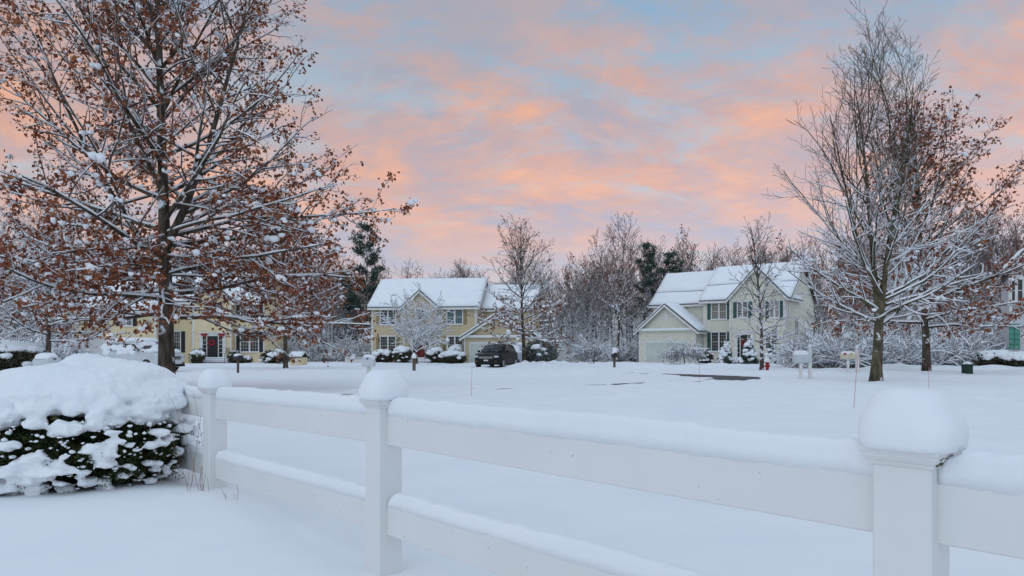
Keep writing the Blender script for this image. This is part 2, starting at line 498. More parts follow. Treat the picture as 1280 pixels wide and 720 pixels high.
def rail(a, b, z0, z1, i, which, label):
    th = 0.021
    L = (b - a).length
    d = (b - a).normalized(); ang = math.atan2(d.y, d.x)
    r = thing('fence_rail', label, 'fence rail', a, ang, 'vinyl fence rails')
    dz = b.z - a.z
    s0, s1 = 0.058, L - 0.058
    mb = MB(); k = 0.004
    def sec(s):
        o = dz * s / L
        return [(s, -th, z0 + k + o), (s, -th + k, z0 + o), (s, th - k, z0 + o), (s, th, z0 + k + o), (s, th, z1 - k + o), (s, th - k, z1 + o), (s, -th + k, z1 + o), (s, -th, z1 - k + o)]
    mb.rings([sec(s0), sec(s1)])
    mb.build('board', M['vinyl'], r)
    # snow along the top
    rings = []; n = 150; hh = 0.098 if which == 'top' else 0.08
    for q in range(n + 1):
        s = s0 + 0.006 + (s1 - s0 - 0.012) * q / n
        e = min(1, (min(q, n - q) / 5.0)) ** 0.5
        if which == 'top': e = 0.55 + 0.45 * e
        h = hh * (0.93 + 0.16 * mnoise.noise(Vector((s * 1.5 + i * 7, which == 'top', 2.0))) + 0.07 * mnoise.noise(Vector((s * 9, i, 5))) + 0.05 * mnoise.noise(Vector((s * 40, i, 5)))) * e
        w = 0.0235 * (1 + 0.12 * mnoise.noise(Vector((s * 3, i, 9)))) + 0.004 * mnoise.noise(Vector((s * 30, i, 9)))
        o = dz * s / L + z1 - 0.006
        ring = []
        for c in range(23):
            a2 = PI * c / 22
            x = -math.cos(a2); z = math.sin(a2)
            bul = 1.0 + 0.05 * math.sin(a2)
            y = (abs(x) ** 0.30) * (1 if x > 0 else -1) * w * (0.93 + 0.07 * min(1, z * 2.2)) * bul
            zz = (max(0, z) ** 0.38) * h + mnoise.noise(Vector((s * 22, c * 0.8, i))) * 0.004
            ring.append((s, y, o + zz))
        rings.append(ring)
    m2 = MB(); m2.rings(rings); m2.build('snow_ridge', M['snow'], r, smooth=True)
    # a dark seam where the board enters the post, and small scuffs on the face
    sm = MB()
    for s in (s0 + 0.0035, s1 - 0.0035):
        sm = MB(); o = dz * s / L; sm.box(s - 0.0012, s + 0.0012, -th - 0.0008, th + 0.0008, z0 + o + 0.004, z1 + o - 0.004); sm.build('seam', M['seam'], r)
    rr = random.Random(i * 10 + (which == 'top'))
    for k in range(7):
        s = rr.uniform(0.2, L - 0.2); z = z0 + dz * s / L + (z1 - z0) * rr.uniform(0.1, 0.92); q = MB()
        q.blob((s, th, z), (rr.uniform(0.001, 0.003), 0.0012, rr.uniform(0.001, 0.005)), k, 1, 0.6)
        q.build('scuff', M['dirt'], r)
    return r
secname = ['right of the closest post', 'between the closest and the middle post', 'between the middle post and the post by the bush', 'running behind the snowy bush']
for i in range(4):
    a, b = POSTS[i], POSTS[i + 1]
    rail(a, b, 0.619, 0.760, i, 'top', 'upper snow-topped white rail ' + secname[i])
    rail(a, b, 0.195, 0.335, i, 'low', 'lower snow-topped white rail ' + secname[i])

# ------------------------------------------------------------------ camera
cam = bpy.data.cameras.new('camera'); co = bpy.data.objects.new('camera', cam); COL.objects.link(co)
co.location = (0, 0, ZC); co.rotation_euler = (rad(90), 0, 0)
cam.sensor_width = 36; cam.lens = F * 36 / 1280; cam.shift_y = 80 / 1280
cam.clip_start = 0.05; cam.clip_end = 4000
sc.camera = co

# ------------------------------------------------------------------ trees
UP = np.array([0, 0, 1.0])
def unit(v): return v / max(1e-9, float(np.linalg.norm(v)))
def rot_about(v, ax, a):
    c, s = math.cos(a), math.sin(a)
    return v * c + np.cross(ax, v) * s + ax * np.dot(ax, v) * (1 - c)

def grow(R, p, d, L, r0, r1, n, wander, up, flat=0.0):
    pts = [np.array(p, float)]; d = unit(np.array(d, float)); out_d = [d]
    for i in range(n):
        d = d + R.normal(0, wander, 3) + UP * up / n
        if flat: d[2] *= (1 - flat)
        d = unit(d); pts.append(pts[-1] + d * L / n); out_d.append(d)
    t = np.linspace(0, 1, n + 1)
    return np.array(pts), r0 + (r1 - r0) * t ** 0.8, out_d

def at(poly, t):
    pts, rs, ds = poly; n = len(pts) - 1; q = t * n; i = min(n - 1, int(q)); f = q - i
    return pts[i] * (1 - f) + pts[i + 1] * f, rs[i] * (1 - f) + rs[i + 1] * f, ds[i + 1]

def side_dir(R, d, ang, flatness=0.5):
    a = np.cross(d, UP)
    if np.linalg.norm(a) < 0.1: a = np.array([1.0, 0, 0])
    a = unit(a)
    az = R.uniform(0, 2 * PI)
    v = a * math.cos(az) + np.cross(a, d) * math.sin(az) * (1 - flatness)
    v = unit(v)
    return unit(d * math.cos(ang) + v * math.sin(ang))

def tree_skel(R, spec):
    """levels: list of lists of (pts, radii, dirs). 0: trunk and leaders, 1: limbs, 2: branches, 3: twigs"""
    H = spec['H']; lv = [[], [], [], []]
    trunk = grow(R, (0, 0, -0.3), spec.get('lean', (0, 0, 1)), spec.get('trunk_h', H) + 0.3, spec['r'], spec.get('r_top', 0.02), 14, spec.get('tw', 0.02), 0.0)
    fl = spec.get('flare', 0.25)
    zz = trunk[0][:, 2]
    trunk = (trunk[0], trunk[1] * (1 + fl * np.exp(-np.maximum(zz, 0) / 0.35)), trunk[2])
    stems = [(trunk, spec['base_z'], 1.0)]
    lv[0].append(trunk)
    for (h, dx, dy, dz, L, r, up) in spec.get('leaders', []):
        p, rr, _ = at(trunk, min(0.97, (h + 0.3) / (trunk[0][-1][2] + 0.3)))
        ld = grow(R, p, (dx, dy, dz), L, r, 0.016, 12, 0.035, up)
        lv[0].append(ld); stems.append((ld, None, 0.8))
    env = spec['env']          # function(height fraction) -> crown radius
    for stem, bz, wgt in stems:
        zs = stem[0][:, 2]
        n1 = int(spec.get('nt', spec['n1']) if bz is not None else spec['n1'] * wgt * (zs[-1] - zs[0]) / H)
        for k in range(n1):
            t = (k + R.uniform(0.1, 0.9)) / n1
            if bz is not None:
                t0 = (bz + 0.3) / (zs[-1] + 0.3); t = t0 + (0.985 - t0) * t ** spec.get('tp', 1.0)
            else: t = spec.get('lt0', 0.12) + (0.97 - spec.get('lt0', 0.12)) * t
            p, rr, d = at(stem, t)
            hf = (p[2]) / H
            ang = spec['ang'](hf) + R.normal(0, 0.12)
            az = (k * 2.399963 + R.uniform(-0.5, 0.5))
            if bz is None:   # leaders branch mostly away from the trunk
                pass
            rad_ = env(hf) * R.uniform(0.72, 1.1)
            hd = np.array([math.cos(az), math.sin(az), 0])
            reach = rad_ - max(0, np.dot(p[:2], hd[:2]))
            if reach < 0.25 * rad_: reach = 0.25 * rad_
            L = reach / max(0.35, math.sin(ang)) * 1.0
            L = min(L, spec.get('Lmax', 99))
            dv = hd * math.sin(ang) + UP * math.cos(ang)
            r1 = min(rr * 0.62, spec['limb_r'] * (L / spec['R']) ** 0.8 + 0.006)
            b = grow(R, p, dv, L, r1, max(0.0075, r1 * 0.2), 9, spec.get('w1', 0.07), spec['up1'](hf))
            lv[1].append(b)
    for (ez, eaz, eang, eL, eup) in spec.get('extra', []):
        p, rr, d = at(trunk, (ez + 0.3) / (trunk[0][-1][2] + 0.3))
        lv[1].append(grow(R, p, (math.cos(eaz) * math.sin(eang), math.sin(eaz) * math.sin(eang), math.cos(eang)), eL, 0.035 if eL < 5 else 0.06, 0.009, 9, 0.08, eup))
    for lev in (1, 2):
        dens = spec['dens'][lev - 1]; ratio = spec['ratio'][lev - 1]
        for b in lv[lev]:
            L = float(np.linalg.norm(b[0][-1] - b[0][0]))
            n = int(L * dens + R.uniform(0, 1))
            for k in range(n):
                t = 0.12 + 0.86 * (k + R.uniform(0.2, 0.8)) / max(1, n)
                p, rr, d = at(b, t)
                l = min(max(0.18, L * ratio * (1.15 - 0.75 * t) * R.uniform(0.6, 1.25)), spec['cap'][lev - 1])
                dv = side_dir(R, d, R.uniform(0.55, 1.0), spec.get('flatness', 0.45))
                r1 = min(rr * 0.7, (0.022, 0.009)[lev - 1] * spec.get('twig_k', 1) + (0.0 if lev == 2 else l * 0.006))
                nseg = 5 if lev == 1 else 3
                lv[lev + 1].append(grow(R, p, dv, l, r1, r1 * 0.35, nseg, spec.get('w2', 0.11), spec.get('up2', 0.1)))
    return lv

def batch_tubes(polys, nside, rmin=0.0, rk=1.0):
    groups = {}
    for p in polys: groups.setdefault(len(p[0]), []).append(p)
    V, Fc, off = [], [], 0
    for m, ps in groups.items():
        A = np.array([p[0] for p in ps]); Rr = np.maximum(np.array([p[1] for p in ps]) * rk, rmin); K = len(ps)
        T = np.gradient(A, axis=1); T /= np.linalg.norm(T, axis=2, keepdims=True) + 1e-9
        ref = np.where(np.abs(T[..., 2:3]) > 0.93, np.array([1.0, 0, 0]), UP)
        a = np.cross(T, ref); a /= np.linalg.norm(a, axis=2, keepdims=True) + 1e-9
        b = np.cross(a, T)
        th = np.arange(nside) * 2 * PI / nside
        ring = A[:, :, None, :] + Rr[:, :, None, None] * (a[:, :, None, :] * np.cos(th)[None, None, :, None] + b[:, :, None, :] * np.sin(th)[None, None, :, None])
        V.append(ring.reshape(-1, 3))
        k, i, j = np.meshgrid(np.arange(K), np.arange(m - 1), np.arange(nside), indexing='ij')
        base = off + k * m * nside + i * nside; j2 = (j + 1) % nside
        Fc.append(np.stack([base + j, base + j2, base + nside + j2, base + nside + j], -1).reshape(-1, 4))
        off += K * m * nside
    return np.concatenate(V), np.concatenate(Fc)

def snow_strips(R, polys, hs, wadd, thr=0.30, keep=1.0, hmax=0.06, fade=None):
    """a cushion of snow lying along the upper side of every branch that is not too steep"""
    groups = {}
    for p in polys: groups.setdefault(len(p[0]), []).append(p)
    V, Fc, off = [], [], 0
    for m, ps in groups.items():
        A = np.array([p[0] for p in ps]); Rr = np.array([p[1] for p in ps]); K = len(ps)
        T = np.gradient(A, axis=1); T /= np.linalg.norm(T, axis=2, keepdims=True) + 1e-9
        hz = np.sqrt(T[..., 0] ** 2 + T[..., 1] ** 2)
        q = np.clip((hz - thr) / (1 - thr) * 1.6, 0, 1)
        q = q * (R.rand(K, m) * 0.7 + 0.55) * (R.rand(K, m) < keep)
        if fade: q = q * np.interp(A[..., 2], [fade[0], fade[1]], [1.0, fade[2]])
        q[:, 0] *= 0.6; q[:, -1] *= 0.6
        side = np.cross(T, UP); side /= np.linalg.norm(side, axis=2, keepdims=True) + 1e-9
        w = (np.minimum(Rr * 0.95 + wadd, 0.09)) * np.minimum(1, q * 1.6)
        h = np.minimum(hs + Rr * 0.35, hmax) * q
        zb = Rr * 0.25
        z = np.array([0, 0, 1.0])
        c = A + z * zb[..., None]
        ring = np.stack([c - side * w[..., None] + z * (h * 0.35)[..., None],
                         c - side * (w * 0.6)[..., None] + z * (Rr * 0.5 + h)[..., None],
                         c + side * (w * 0.6)[..., None] + z * (Rr * 0.5 + h * 0.95)[..., None],
                         c + side * w[..., None] + z * (h * 0.35)[..., None],
                         c - z * (Rr * 0.1)[..., None]], 2)
        V.append(ring.reshape(-1, 3)); ns = 5
        k, i, j = np.meshgrid(np.arange(K), np.arange(m - 1), np.arange(ns), indexing='ij')
        ok = ((q[:, :-1] + q[:, 1:]) > 0.12)[:, :, None] & np.ones(ns, bool)[None, None, :]
        base = off + k * m * ns + i * ns; j2 = (j + 1) % ns
        f = np.stack([base + j, base + ns + j, base + ns + j2, base + j2], -1)[ok]
        Fc.append(f.reshape(-1, 4)); off += K * m * ns
    return np.concatenate(V), np.concatenate(Fc)

def leaf_cloud(R, centers, n_each, size, spread, droop=0.5, wk=1.0):
    """bent little blades: two quads folded along the midrib"""
    C = np.repeat(np.array(centers), n_each, 0); K = len(C)
    C = C + R.normal(0, spread, (K, 3))
    d = R.normal(0, 1, (K, 3)); d[:, 2] -= droop * 1.2; d /= np.linalg.norm(d, axis=1, keepdims=True)
    s = np.cross(d, R.normal(0, 1, (K, 3))); s /= np.linalg.norm(s, axis=1, keepdims=True) + 1e-9
    nrm = np.cross(d, s)
    L = size * R.uniform(0.55, 1.25, (K, 1)); W = L * R.uniform(0.22, 0.42, (K, 1)) * wk
    cu = R.uniform(-0.3, 0.3, (K, 1)) * L
    p0 = C; p1 = C + d * L * 0.45 + s * W + nrm * cu; p2 = C + d * L + nrm * cu * 0.4; p3 = C + d * L * 0.5 - s * W + nrm * cu; pm = C + d * L * 0.5
    V = np.stack([p0, p1, p2, pm, p3], 1).reshape(-1, 3)
    b = np.arange(K)[:, None] * 5
    Fc = np.concatenate([b + np.array([[0, 1, 2, 3]]), b + np.array([[0, 3, 2, 4]])], 0)
    return V, Fc

ICOV = {s: (np.array([tuple(v) for v in ICO[s][0]]), np.array(ICO[s][1])) for s in (1, 2)}
def blob_cloud(R, centers, sizes, flat=0.75, sub=1, amp=0.22):
    """many small irregular lumps in one mesh"""
    v, f = ICOV[sub]; K = len(centers); n = len(v)
    C = np.array(centers)[:, None, :]; S = np.array(sizes)[:, None, None]
    A = R.uniform(0.75, 1.3, (K, 1, 3)); A[:, :, 2] *= flat
    jit = 1 + R.normal(0, amp * 0.6, (K, n, 1))
    V = (C + v[None] * jit * A * S).reshape(-1, 3)
    Fc = (f[None] + (np.arange(K) * n)[:, None, None]).reshape(-1, 3)
    return V, Fc

def make_tree(kind, label, cat, loc, spec, seed, group=None, barkm='bark', twigm='twig', leaves=None, clumps=0, snow=(0.02, 0.008), keep=0.9, rz=0, sub_twigs=True):
    R = np.random.RandomState(seed)
    lv = tree_skel(R, spec)
    root = thing(kind, label, cat, loc, rz, group)
    v, f = batch_tubes(lv[0], 12); raw_mesh('trunk', v, f, M[barkm], root, True)
    v, f = batch_tubes(lv[1], 6)
    v3, f3 = batch_tubes(lv[2] + lv[3], 3, spec.get('rmin', 0.004), 1.0)
    raw_mesh('limb_spread', v, f, M[barkm], root, True)
    raw_mesh('twig_crown', v3, f3, M[twigm], root, True)
    hs, wa = snow
    if hs > 0:
        hm = spec.get('hmax', 0.08); fd = spec.get('fade'); tk = spec.get('tk', 0.6)
        parts = [snow_strips(R, lv[0], hs, wa, 0.25, keep, hm, fd), snow_strips(R, lv[1], hs * 1.2, wa, 0.22, keep, hm, fd), snow_strips(R, lv[2], hs * 0.9, wa * 0.9, 0.22, keep * 0.92, hm, fd),
                 snow_strips(R, lv[3], hs * 0.75, wa * 0.6, 0.25, keep * tk, hm, fd)]
        VV, FF, o = [], [], 0
        for a, b in parts:
            VV.append(a); FF.append(b + o); o += len(a)
        snow_f = np.concatenate(FF); snow_v = np.concatenate(VV)
        snow_f = np.concatenate([snow_f[:, [0, 1, 2]], snow_f[:, [0, 2, 3]]])
    tips = lv[3] if lv[3] else lv[2]
    if leaves:
        prob, ne, size, spread, lm = leaves
        cs = []
        for p, r, d in tips:
            for q in (1.0, 0.62, 0.3):
                if R.rand() < prob(p[-1]) * (1 if q > 0.5 else 0.6):
                    cs.append(at((p, r, d), q * 0.999)[0])
        if cs:
            v, f = leaf_cloud(R, cs, ne, size, spread)
            raw_mesh('foliage', v, f, M[lm], root, False)
    if clumps:
        nC, cmin, cmax, pf = clumps
        idx = R.permutation(len(tips)); cs, ss = [], []
        for i in idx:
            p = tips[i][0]
            if R.rand() < pf(p[-1]):
                c = p[-1] + np.array([0, 0, 0.02]); s = R.uniform(cmin, cmax) * (1.0 if R.rand() < 0.85 else 1.5)
                for _ in range(R.randint(1, 4)):
                    cs.append(c + R.normal(0, s * 0.75, 3) * np.array([1, 1, 0.4])); ss.append(s * R.uniform(0.5, 1.1))
            if len(cs) >= nC: break
        if cs:
            v, f = blob_cloud(R, cs, ss); snow_f = np.concatenate([snow_f, f + len(snow_v)]); snow_v = np.concatenate([snow_v, v])
    if hs > 0: raw_mesh('snow_cover', snow_v, snow_f, M['snow_twig'], root, True)
    return root

def lerp(pts):
    xs = [p[0] for p in pts]; ys = [p[1] for p in pts]
    return lambda h: float(np.interp(h, xs, ys))

# the big oak on the left
Y1 = 20.0
oak = dict(H=14.2, r=0.235, r_top=0.03, trunk_h=13.9, base_z=1.9, n1=39, tp=1.12, R=6.5, Lmax=7.6, limb_r=0.085, fade=(5.5, 10, 0.5), tk=0.5,
    extra=[(2.6 + 0.11 * i, 2.4 * i + 0.4, 1.62, 2.5 + (i * 37 % 5) * 0.42, -0.24) for i in range(17)] + [(4.2, 0.05, 1.30, 6.5, 0.15), (4.3, -0.35, 1.3, 5.6, 0.12), (3.4, 2.9, 1.36, 6.6, 0.15)],
    env=lerp([(0.10, 6.0), (0.22, 6.8), (0.30, 6.6), (0.38, 5.2), (0.5, 4.0), (0.7, 3.0), (0.85, 2.0), (1.0, 0.9)]),
    ang=lerp([(0.1, 1.62), (0.2, 1.55), (0.3, 1.38), (0.4, 1.1), (0.55, 0.85), (0.75, 0.6), (1, 0.4)]),
    up1=lerp([(0.1, 0.0), (0.2, 0.05), (0.3, 0.3), (0.6, 0.35), (1, 0.2)]), dens=(2.2, 2.9), ratio=(0.42, 0.5), cap=(1.9, 0.62), w1=0.075, w2=0.13, up2=0.12, flatness=0.45,
    leaders=[(3.9, 0.60, -0.1, 0.9, 7.8, 0.125, 0.6), (3.1, -0.62, 0.25, 0.8, 8.0, 0.10, 0.5), (5.4, -0.40, -0.2, 0.9, 6.6, 0.07, 0.4), (7.6, 0.35, 0.2, 0.9, 4.5, 0.06, 0.2)],
    lean=(0.005, 0, 1), tw=0.012, rmin=0.0045, hmax=0.062)
def oak_leaf_p(p):
    h = p[2]
    return 0.95 if h < 4.4 else 0.8 if h < 5.2 else (0.50 if h < 8 else 0.38)
make_tree('oak_tree', 'large oak with rust-brown leaves and snowy limbs, thick trunk behind the round snowy bush', 'tree',
    (gx(207, Y1), Y1, gz(gx(207, Y1), Y1)), oak, 11, barkm='bark', leaves=(oak_leaf_p, 6, 0.12, 0.075, 'leaf_oak'),
    clumps=(3600, 0.04, 0.085, lambda p: 0.55 if p[2] < 5.5 else 0.12), snow=(0.026, 0.008), keep=0.9)

# tall bare tree with twin stems on the right
Y8 = 26.4
twin = dict(H=13.4, r=0.205, r_top=0.13, trunk_h=3.2, base_z=1.65, n1=16, tp=1.1, R=4.0, Lmax=6.2, limb_r=0.062, flare=0.35,
    env=lerp([(0.1, 4.0), (0.25, 4.0), (0.4, 3.2), (0.55, 2.3), (0.7, 1.7), (0.85, 1.0), (1.0, 0.3)]),
    ang=lerp([(0.1, 1.4), (0.22, 1.2), (0.35, 0.85), (0.5, 0.5), (0.75, 0.4), (1, 0.3)]),
    up1=lerp([(0.1, 0.25), (0.3, 0.5), (0.6, 0.6), (1, 0.3)]), dens=(2.9, 3.8), ratio=(0.42, 0.45), cap=(2.0, 0.7), w1=0.06, w2=0.1, up2=0.4, flatness=0.35,
    leaders=[(2.0, -0.06, 0.03, 1.0, 8.9, 0.125, 0.1), (2.0, 0.10, -0.03, 1.0, 8.6, 0.12, 0.12), (2.8, -0.26, 0.1, 1.0, 7.4, 0.06, 0.6), (3.2, 0.28, 0.2, 1.0, 7.0, 0.06, 0.6)], fade=(4.5, 9.0, 0.12), tk=0.7,
    rmin=0.006, hmax=0.07)
twin['n1'] = 25; twin['nt'] = 8; twin['H'] = 12.4; twin['lt0'] = 0.10; twin['w1'] = 0.085; twin['base_z'] = 1.9
make_tree('bare_maple_tree', 'tall bare tree with two dark main stems and snowy spreading limbs beside the white mailboxes', 'tree',
    (gx(1095, Y8), Y8, gz(gx(1095, Y8), Y8)), twin, 23, barkm='bark_moss', snow=(0.034, 0.016), keep=0.95, clumps=(500, 0.03, 0.07, lambda p: 0.25 if p[2] < 5 else 0.0))

Y9 = 38.0
oak2 = dict(H=13.0, r=0.22, r_top=0.03, base_z=2.1, n1=50, tp=0.9, R=5, Lmax=6.6, limb_r=0.07,
    env=lerp([(0.12, 5.4), (0.25, 6.0), (0.4, 5.2), (0.6, 3.7), (0.8, 2.2), (1.0, 0.6)]),
    ang=lerp([(0.1, 1.6), (0.25, 1.4), (0.4, 1.1), (0.6, 0.75), (1, 0.4)]),
    up1=lerp([(0.1, 0.0), (0.3, 0.3), (1, 0.3)]), fade=(6, 10, 0.3), dens=(2.4, 3.0), ratio=(0.42, 0.5), cap=(1.8, 0.7), w1=0.075, w2=0.12, up2=0.1, flatness=0.45, rmin=0.008, hmax=0.085)
make_tree('oak_tree', 'rusty-leaved snowy oak behind the tall twin-stemmed tree, near the green utility box', 'tree',
    (gx(1158, Y9), Y9, gz(gx(1158, Y9), Y9)), oak2, 31, barkm='bark', leaves=(lambda p: 0.75 if p[2] < 6 else 0.34, 4, 0.19, 0.12, 'leaf_oak'),
    clumps=(1800, 0.05, 0.12, lambda p: 0.5 if p[2] < 6 else 0.05), snow=(0.04, 0.018), keep=0.9)

# smaller leafed oak left of the tan house
Y2 = 47.0
oak3 = dict(oak2); oak3.update(fade=(7, 12, 0.5), H=9.6, r=0.16, base_z=1.9, n1=42, R=4.2, Lmax=5.0, limb_r=0.05, rmin=0.009,
    env=lerp([(0.12, 4.4), (0.3, 4.6), (0.5, 3.9), (0.75, 2.4), (1.0, 0.6)]), dens=(2.6, 3.4))
make_tree('oak_tree', 'small oak with dense brown leaves between the two yellow houses, thin trunk', 'tree',
    (gx(357, Y2), Y2, gz(gx(357, Y2), Y2)), oak3, 37, barkm='bark', leaves=(lambda p: 0.75, 3, 0.2, 0.11, 'leaf_oak'),
    clumps=(1300, 0.05, 0.12, lambda p: 0.5), snow=(0.05, 0.02))
# the tree by the garage of the tan house: bare top, snow-laden brown skirt
Y4 = 51.0
pin = dict(oak2); pin.update(fade=(4.8, 7, 0.2), H=9.6, r=0.15, r_top=0.02, base_z=1.8, n1=46, tp=1.0, R=4.0, Lmax=4.6, limb_r=0.045, rmin=0.011,
    env=lerp([(0.15, 3.8), (0.3, 3.9), (0.42, 3.2), (0.6, 2.5), (0.8, 1.6), (1.0, 0.4)]), dens=(2.6, 3.0),
    ang=lerp([(0.1, 1.75), (0.3, 1.45), (0.45, 1.0), (0.6, 0.75), (1, 0.45)]))
make_tree('oak_tree', 'slim tree with bare top and snowy brown lower boughs in front of the tan garage', 'tree',
    (gx(655, Y4), Y4, gz(gx(655, Y4), Y4)), pin, 41, barkm='bark', leaves=(lambda p: 0.7 if p[2] < 4.9 else 0.02, 3, 0.19, 0.1, 'leaf_far'),
    clumps=(1100, 0.05, 0.12, lambda p: 0.5 if p[2] < 4.9 else 0), snow=(0.05, 0.02))
# slim tree in front of the cream house
Y7 = 43.0
slim = dict(oak2); slim.update(fade=(3, 6, 0.15), tk=0.5, H=8.7, r=0.13, r_top=0.02, base_z=1.4, n1=44, tp=1.0, R=2, Lmax=3.0, limb_r=0.035, rmin=0.009,
    env=lerp([(0.15, 2.1), (0.3, 2.3), (0.5, 1.7), (0.75, 1.1), (1.0, 0.3)]), dens=(3.0, 3.4),
    ang=lerp([(0.1, 1.4), (0.3, 1.1), (0.5, 0.7), (1, 0.35)]), up1=lerp([(0, 0.3), (0.5, 0.5), (1, 0.3)]))
make_tree('young_maple_tree', 'slender bare tree beside the red fire hydrant, in front of the cream house', 'tree',
    (gx(952, Y7), Y7, gz(gx(952, Y7), Y7)), slim, 43, barkm='bark_far', twigm='twig', snow=(0.035, 0.014), keep=0.8)
# snowy crab apple by the front door
Y3 = 61.0
crab = dict(H=4.0, r=0.13, r_top=0.05, trunk_h=1.7, base_z=1.0, n1=20, tp=0.9, R=3, Lmax=3.6, limb_r=0.06, rmin=0.012, flare=0.1,
    env=lerp([(0.2, 2.9), (0.5, 3.2), (0.8, 2.4), (1.0, 0.8)]), ang=lerp([(0.1, 1.2), (0.4, 0.95), (1, 0.4)]), up1=lerp([(0, 0.15), (1, 0.1)]),
    dens=(2.2, 2.6), ratio=(0.5, 0.5), cap=(1.4, 0.6), w1=0.12, w2=0.16, up2=-0.1, flatness=0.3, hmax=0.09,
    leaders=[(1.1, -0.7, 0.1, 0.75, 2.7, 0.07, 0.1), (1.2, 0.7, -0.2, 0.75, 2.7, 0.07, 0.1), (1.3, 0.1, 0.5, 0.8, 2.6, 0.06, 0.1), (1.4, -0.2, -0.4, 0.8, 2.5, 0.06, 0.1)])
crab['n1'] = 22; crab['nt'] = 5; crab['tk'] = 1.0
make_tree('crab_apple_tree', 'low spreading tree thick with snow before the red front door', 'tree',
    (gx(521, Y3), Y3, 0), crab, 47, barkm='bark_far', twigm='twig_grey', snow=(0.06, 0.026), keep=1.0)
# snow-laden tree at the left edge behind the oak
Y0 = 42.0
lt = dict(oak2); lt.update(H=8.2, r=0.17, base_z=1.7, n1=46, R=4.2, Lmax=5.4, limb_r=0.05, rmin=0.009,
    env=lerp([(0.15, 4.9), (0.4, 5.0), (0.7, 3.6), (1.0, 1.0)]), dens=(3.0, 3.4), ang=lerp([(0.1, 1.6), (0.4, 1.2), (1, 0.5)]), up2=-0.05)
make_tree('bare_tree', 'snow-covered bare tree behind the white mailbox on the lawn beyond the bush', 'tree',
    (gx(60, Y0), Y0, gz(gx(60, Y0), Y0)), lt, 53, barkm='bark', twigm='twig_grey', leaves=(lambda p: 0.08, 2, 0.18, 0.08, 'leaf_far'), snow=(0.05, 0.022), keep=1.0)

# ---- forest behind the houses: six prototypes, then copies
def proto(seed, H, Rc, kind, label, twigm, snow, **kw):
    s = dict(H=H, r=H * 0.013, r_top=0.03, base_z=H * kw.get('bz', 0.3), n1=kw.get('n1', 30), tp=0.9, R=Rc, Lmax=Rc * 1.5, limb_r=0.06, rmin=kw.get('rmin', 0.02), flare=0.15, fade=kw.get('fade', (H * 0.4, H * 0.85, 0.22)), tk=0.6,
        env=lerp(kw.get('env', [(0.2, Rc * 0.8), (0.45, Rc), (0.7, Rc * 0.8), (1.0, Rc * 0.25)])),
        ang=lerp(kw.get('ang', [(0.1, 1.2), (0.5, 0.75), (1, 0.35)])), up1=lerp([(0, 0.4), (1, 0.3)]),
        dens=kw.get('dens', (1.5, 1.7)), ratio=(0.5, 0.55), cap=(2.6, 1.3), w1=0.09, w2=0.12, up2=0.35, flatness=0.2, hmax=0.11, twig_k=1.6, tw=0.03, leaders=kw.get('leaders', []))
    return make_tree(kind, label, 'tree', (0, 0, 0), s, seed, None, 'bark_far', twigm, snow=snow, keep=0.85, leaves=kw.get('leaves'))
FL = 'bare woodland tree among many behind the houses, twigs frosted with snow'
GR = 'woodland trees behind the houses'
protos = [
    proto(101, 15, 3.2, 'woodland_tree', FL, 'twig_red', (0.03, 0.012)),
    proto(102, 14, 2.8, 'woodland_tree', FL, 'twig_grey', (0.04, 0.02), leaders=[(4, 0.3, 0.1, 1, 9, 0.1, 0.2)]),
    proto(103, 12, 3.0, 'woodland_tree', FL, 'twig_grey', (0.06, 0.03), bz=0.18),
    proto(104, 16, 3.4, 'woodland_tree', FL, 'twig_red', (0.02, 0.01), leaders=[(5, -0.3, 0.1, 1, 9, 0.1, 0.2), (6, 0.3, -0.1, 1, 8, 0.09, 0.2)]),
    proto(105, 10, 3.0, 'woodland_tree', FL, 'twig_grey', (0.09, 0.045), bz=0.12, n1=40, ang=[(0.1, 1.35), (0.5, 1.0), (1, 0.5)]),
    proto(106, 15, 3.0, 'woodland_tree', FL, 'twig_red', (0.02, 0.01), leaves=(lambda p: 0.25, 3, 0.3, 0.2, 'leaf_far')),
]
R = np.random.RandomState(5)
used = [False] * 6
def place(k, X, Y, s, lab=None, grp=GR, rz=None):
    o = protos[k]
    rz = R.uniform(0, 6.28) if rz is None else rz
    z = -0.15
    if not used[k]:
        used[k] = True; o.location = (X, Y, z); o.rotation_euler = (0, 0, rz); o.scale = (s, s, s)
        if grp: o['group'] = grp
        if lab: o['label'] = lab
        return o
    return dup(o, (X, Y, z), rz, s, lab or FL, grp)
skyl = [(-60, 325), (60, 322), (150, 318), (300, 322), (400, 322), (480, 330), (520, 338), (600, 338), (650, 336), (700, 328), (740, 312), (800, 312), (850, 306), (905, 312), (960, 305), (1000, 298), (1080, 292), (1180, 285), (1240, 268), (1300, 255)]
def skyline(px): return float(np.interp(px, [a for a, b in skyl], [b for a, b in skyl]))
HP = [15, 14, 12, 16, 10, 15]
# rows at growing distance; the tops follow the skyline of the photograph
n = 0
for row, (Y, step) in enumerate(((90, 19), (98, 16), (110, 14), (124, 13))):
    px = -50.0
    while px < 1320:
        px += step * R.uniform(0.7, 1.35)
        YY = Y + R.uniform(-4, 4)
        top = ZC + (440 - skyline(px)) / F * YY
        k = [0, 1, 3, 5, 0, 1, 3][R.randint(7)] if row > 0 else [0, 1, 2, 4, 2][R.randint(5)]
        if 1000 < px or px < 440: k = [0, 3, 5, 1][R.randint(4)] if row > 0 else [2, 4, 1, 5][R.randint(4)]
        s = top / HP[k] * R.uniform(0.72, 0.99) * (0.92 if row < 1 else 1)
        if row == 0: s *= 0.8
        if n < 290:
            place(k, gx(px, YY), YY, s); n += 1
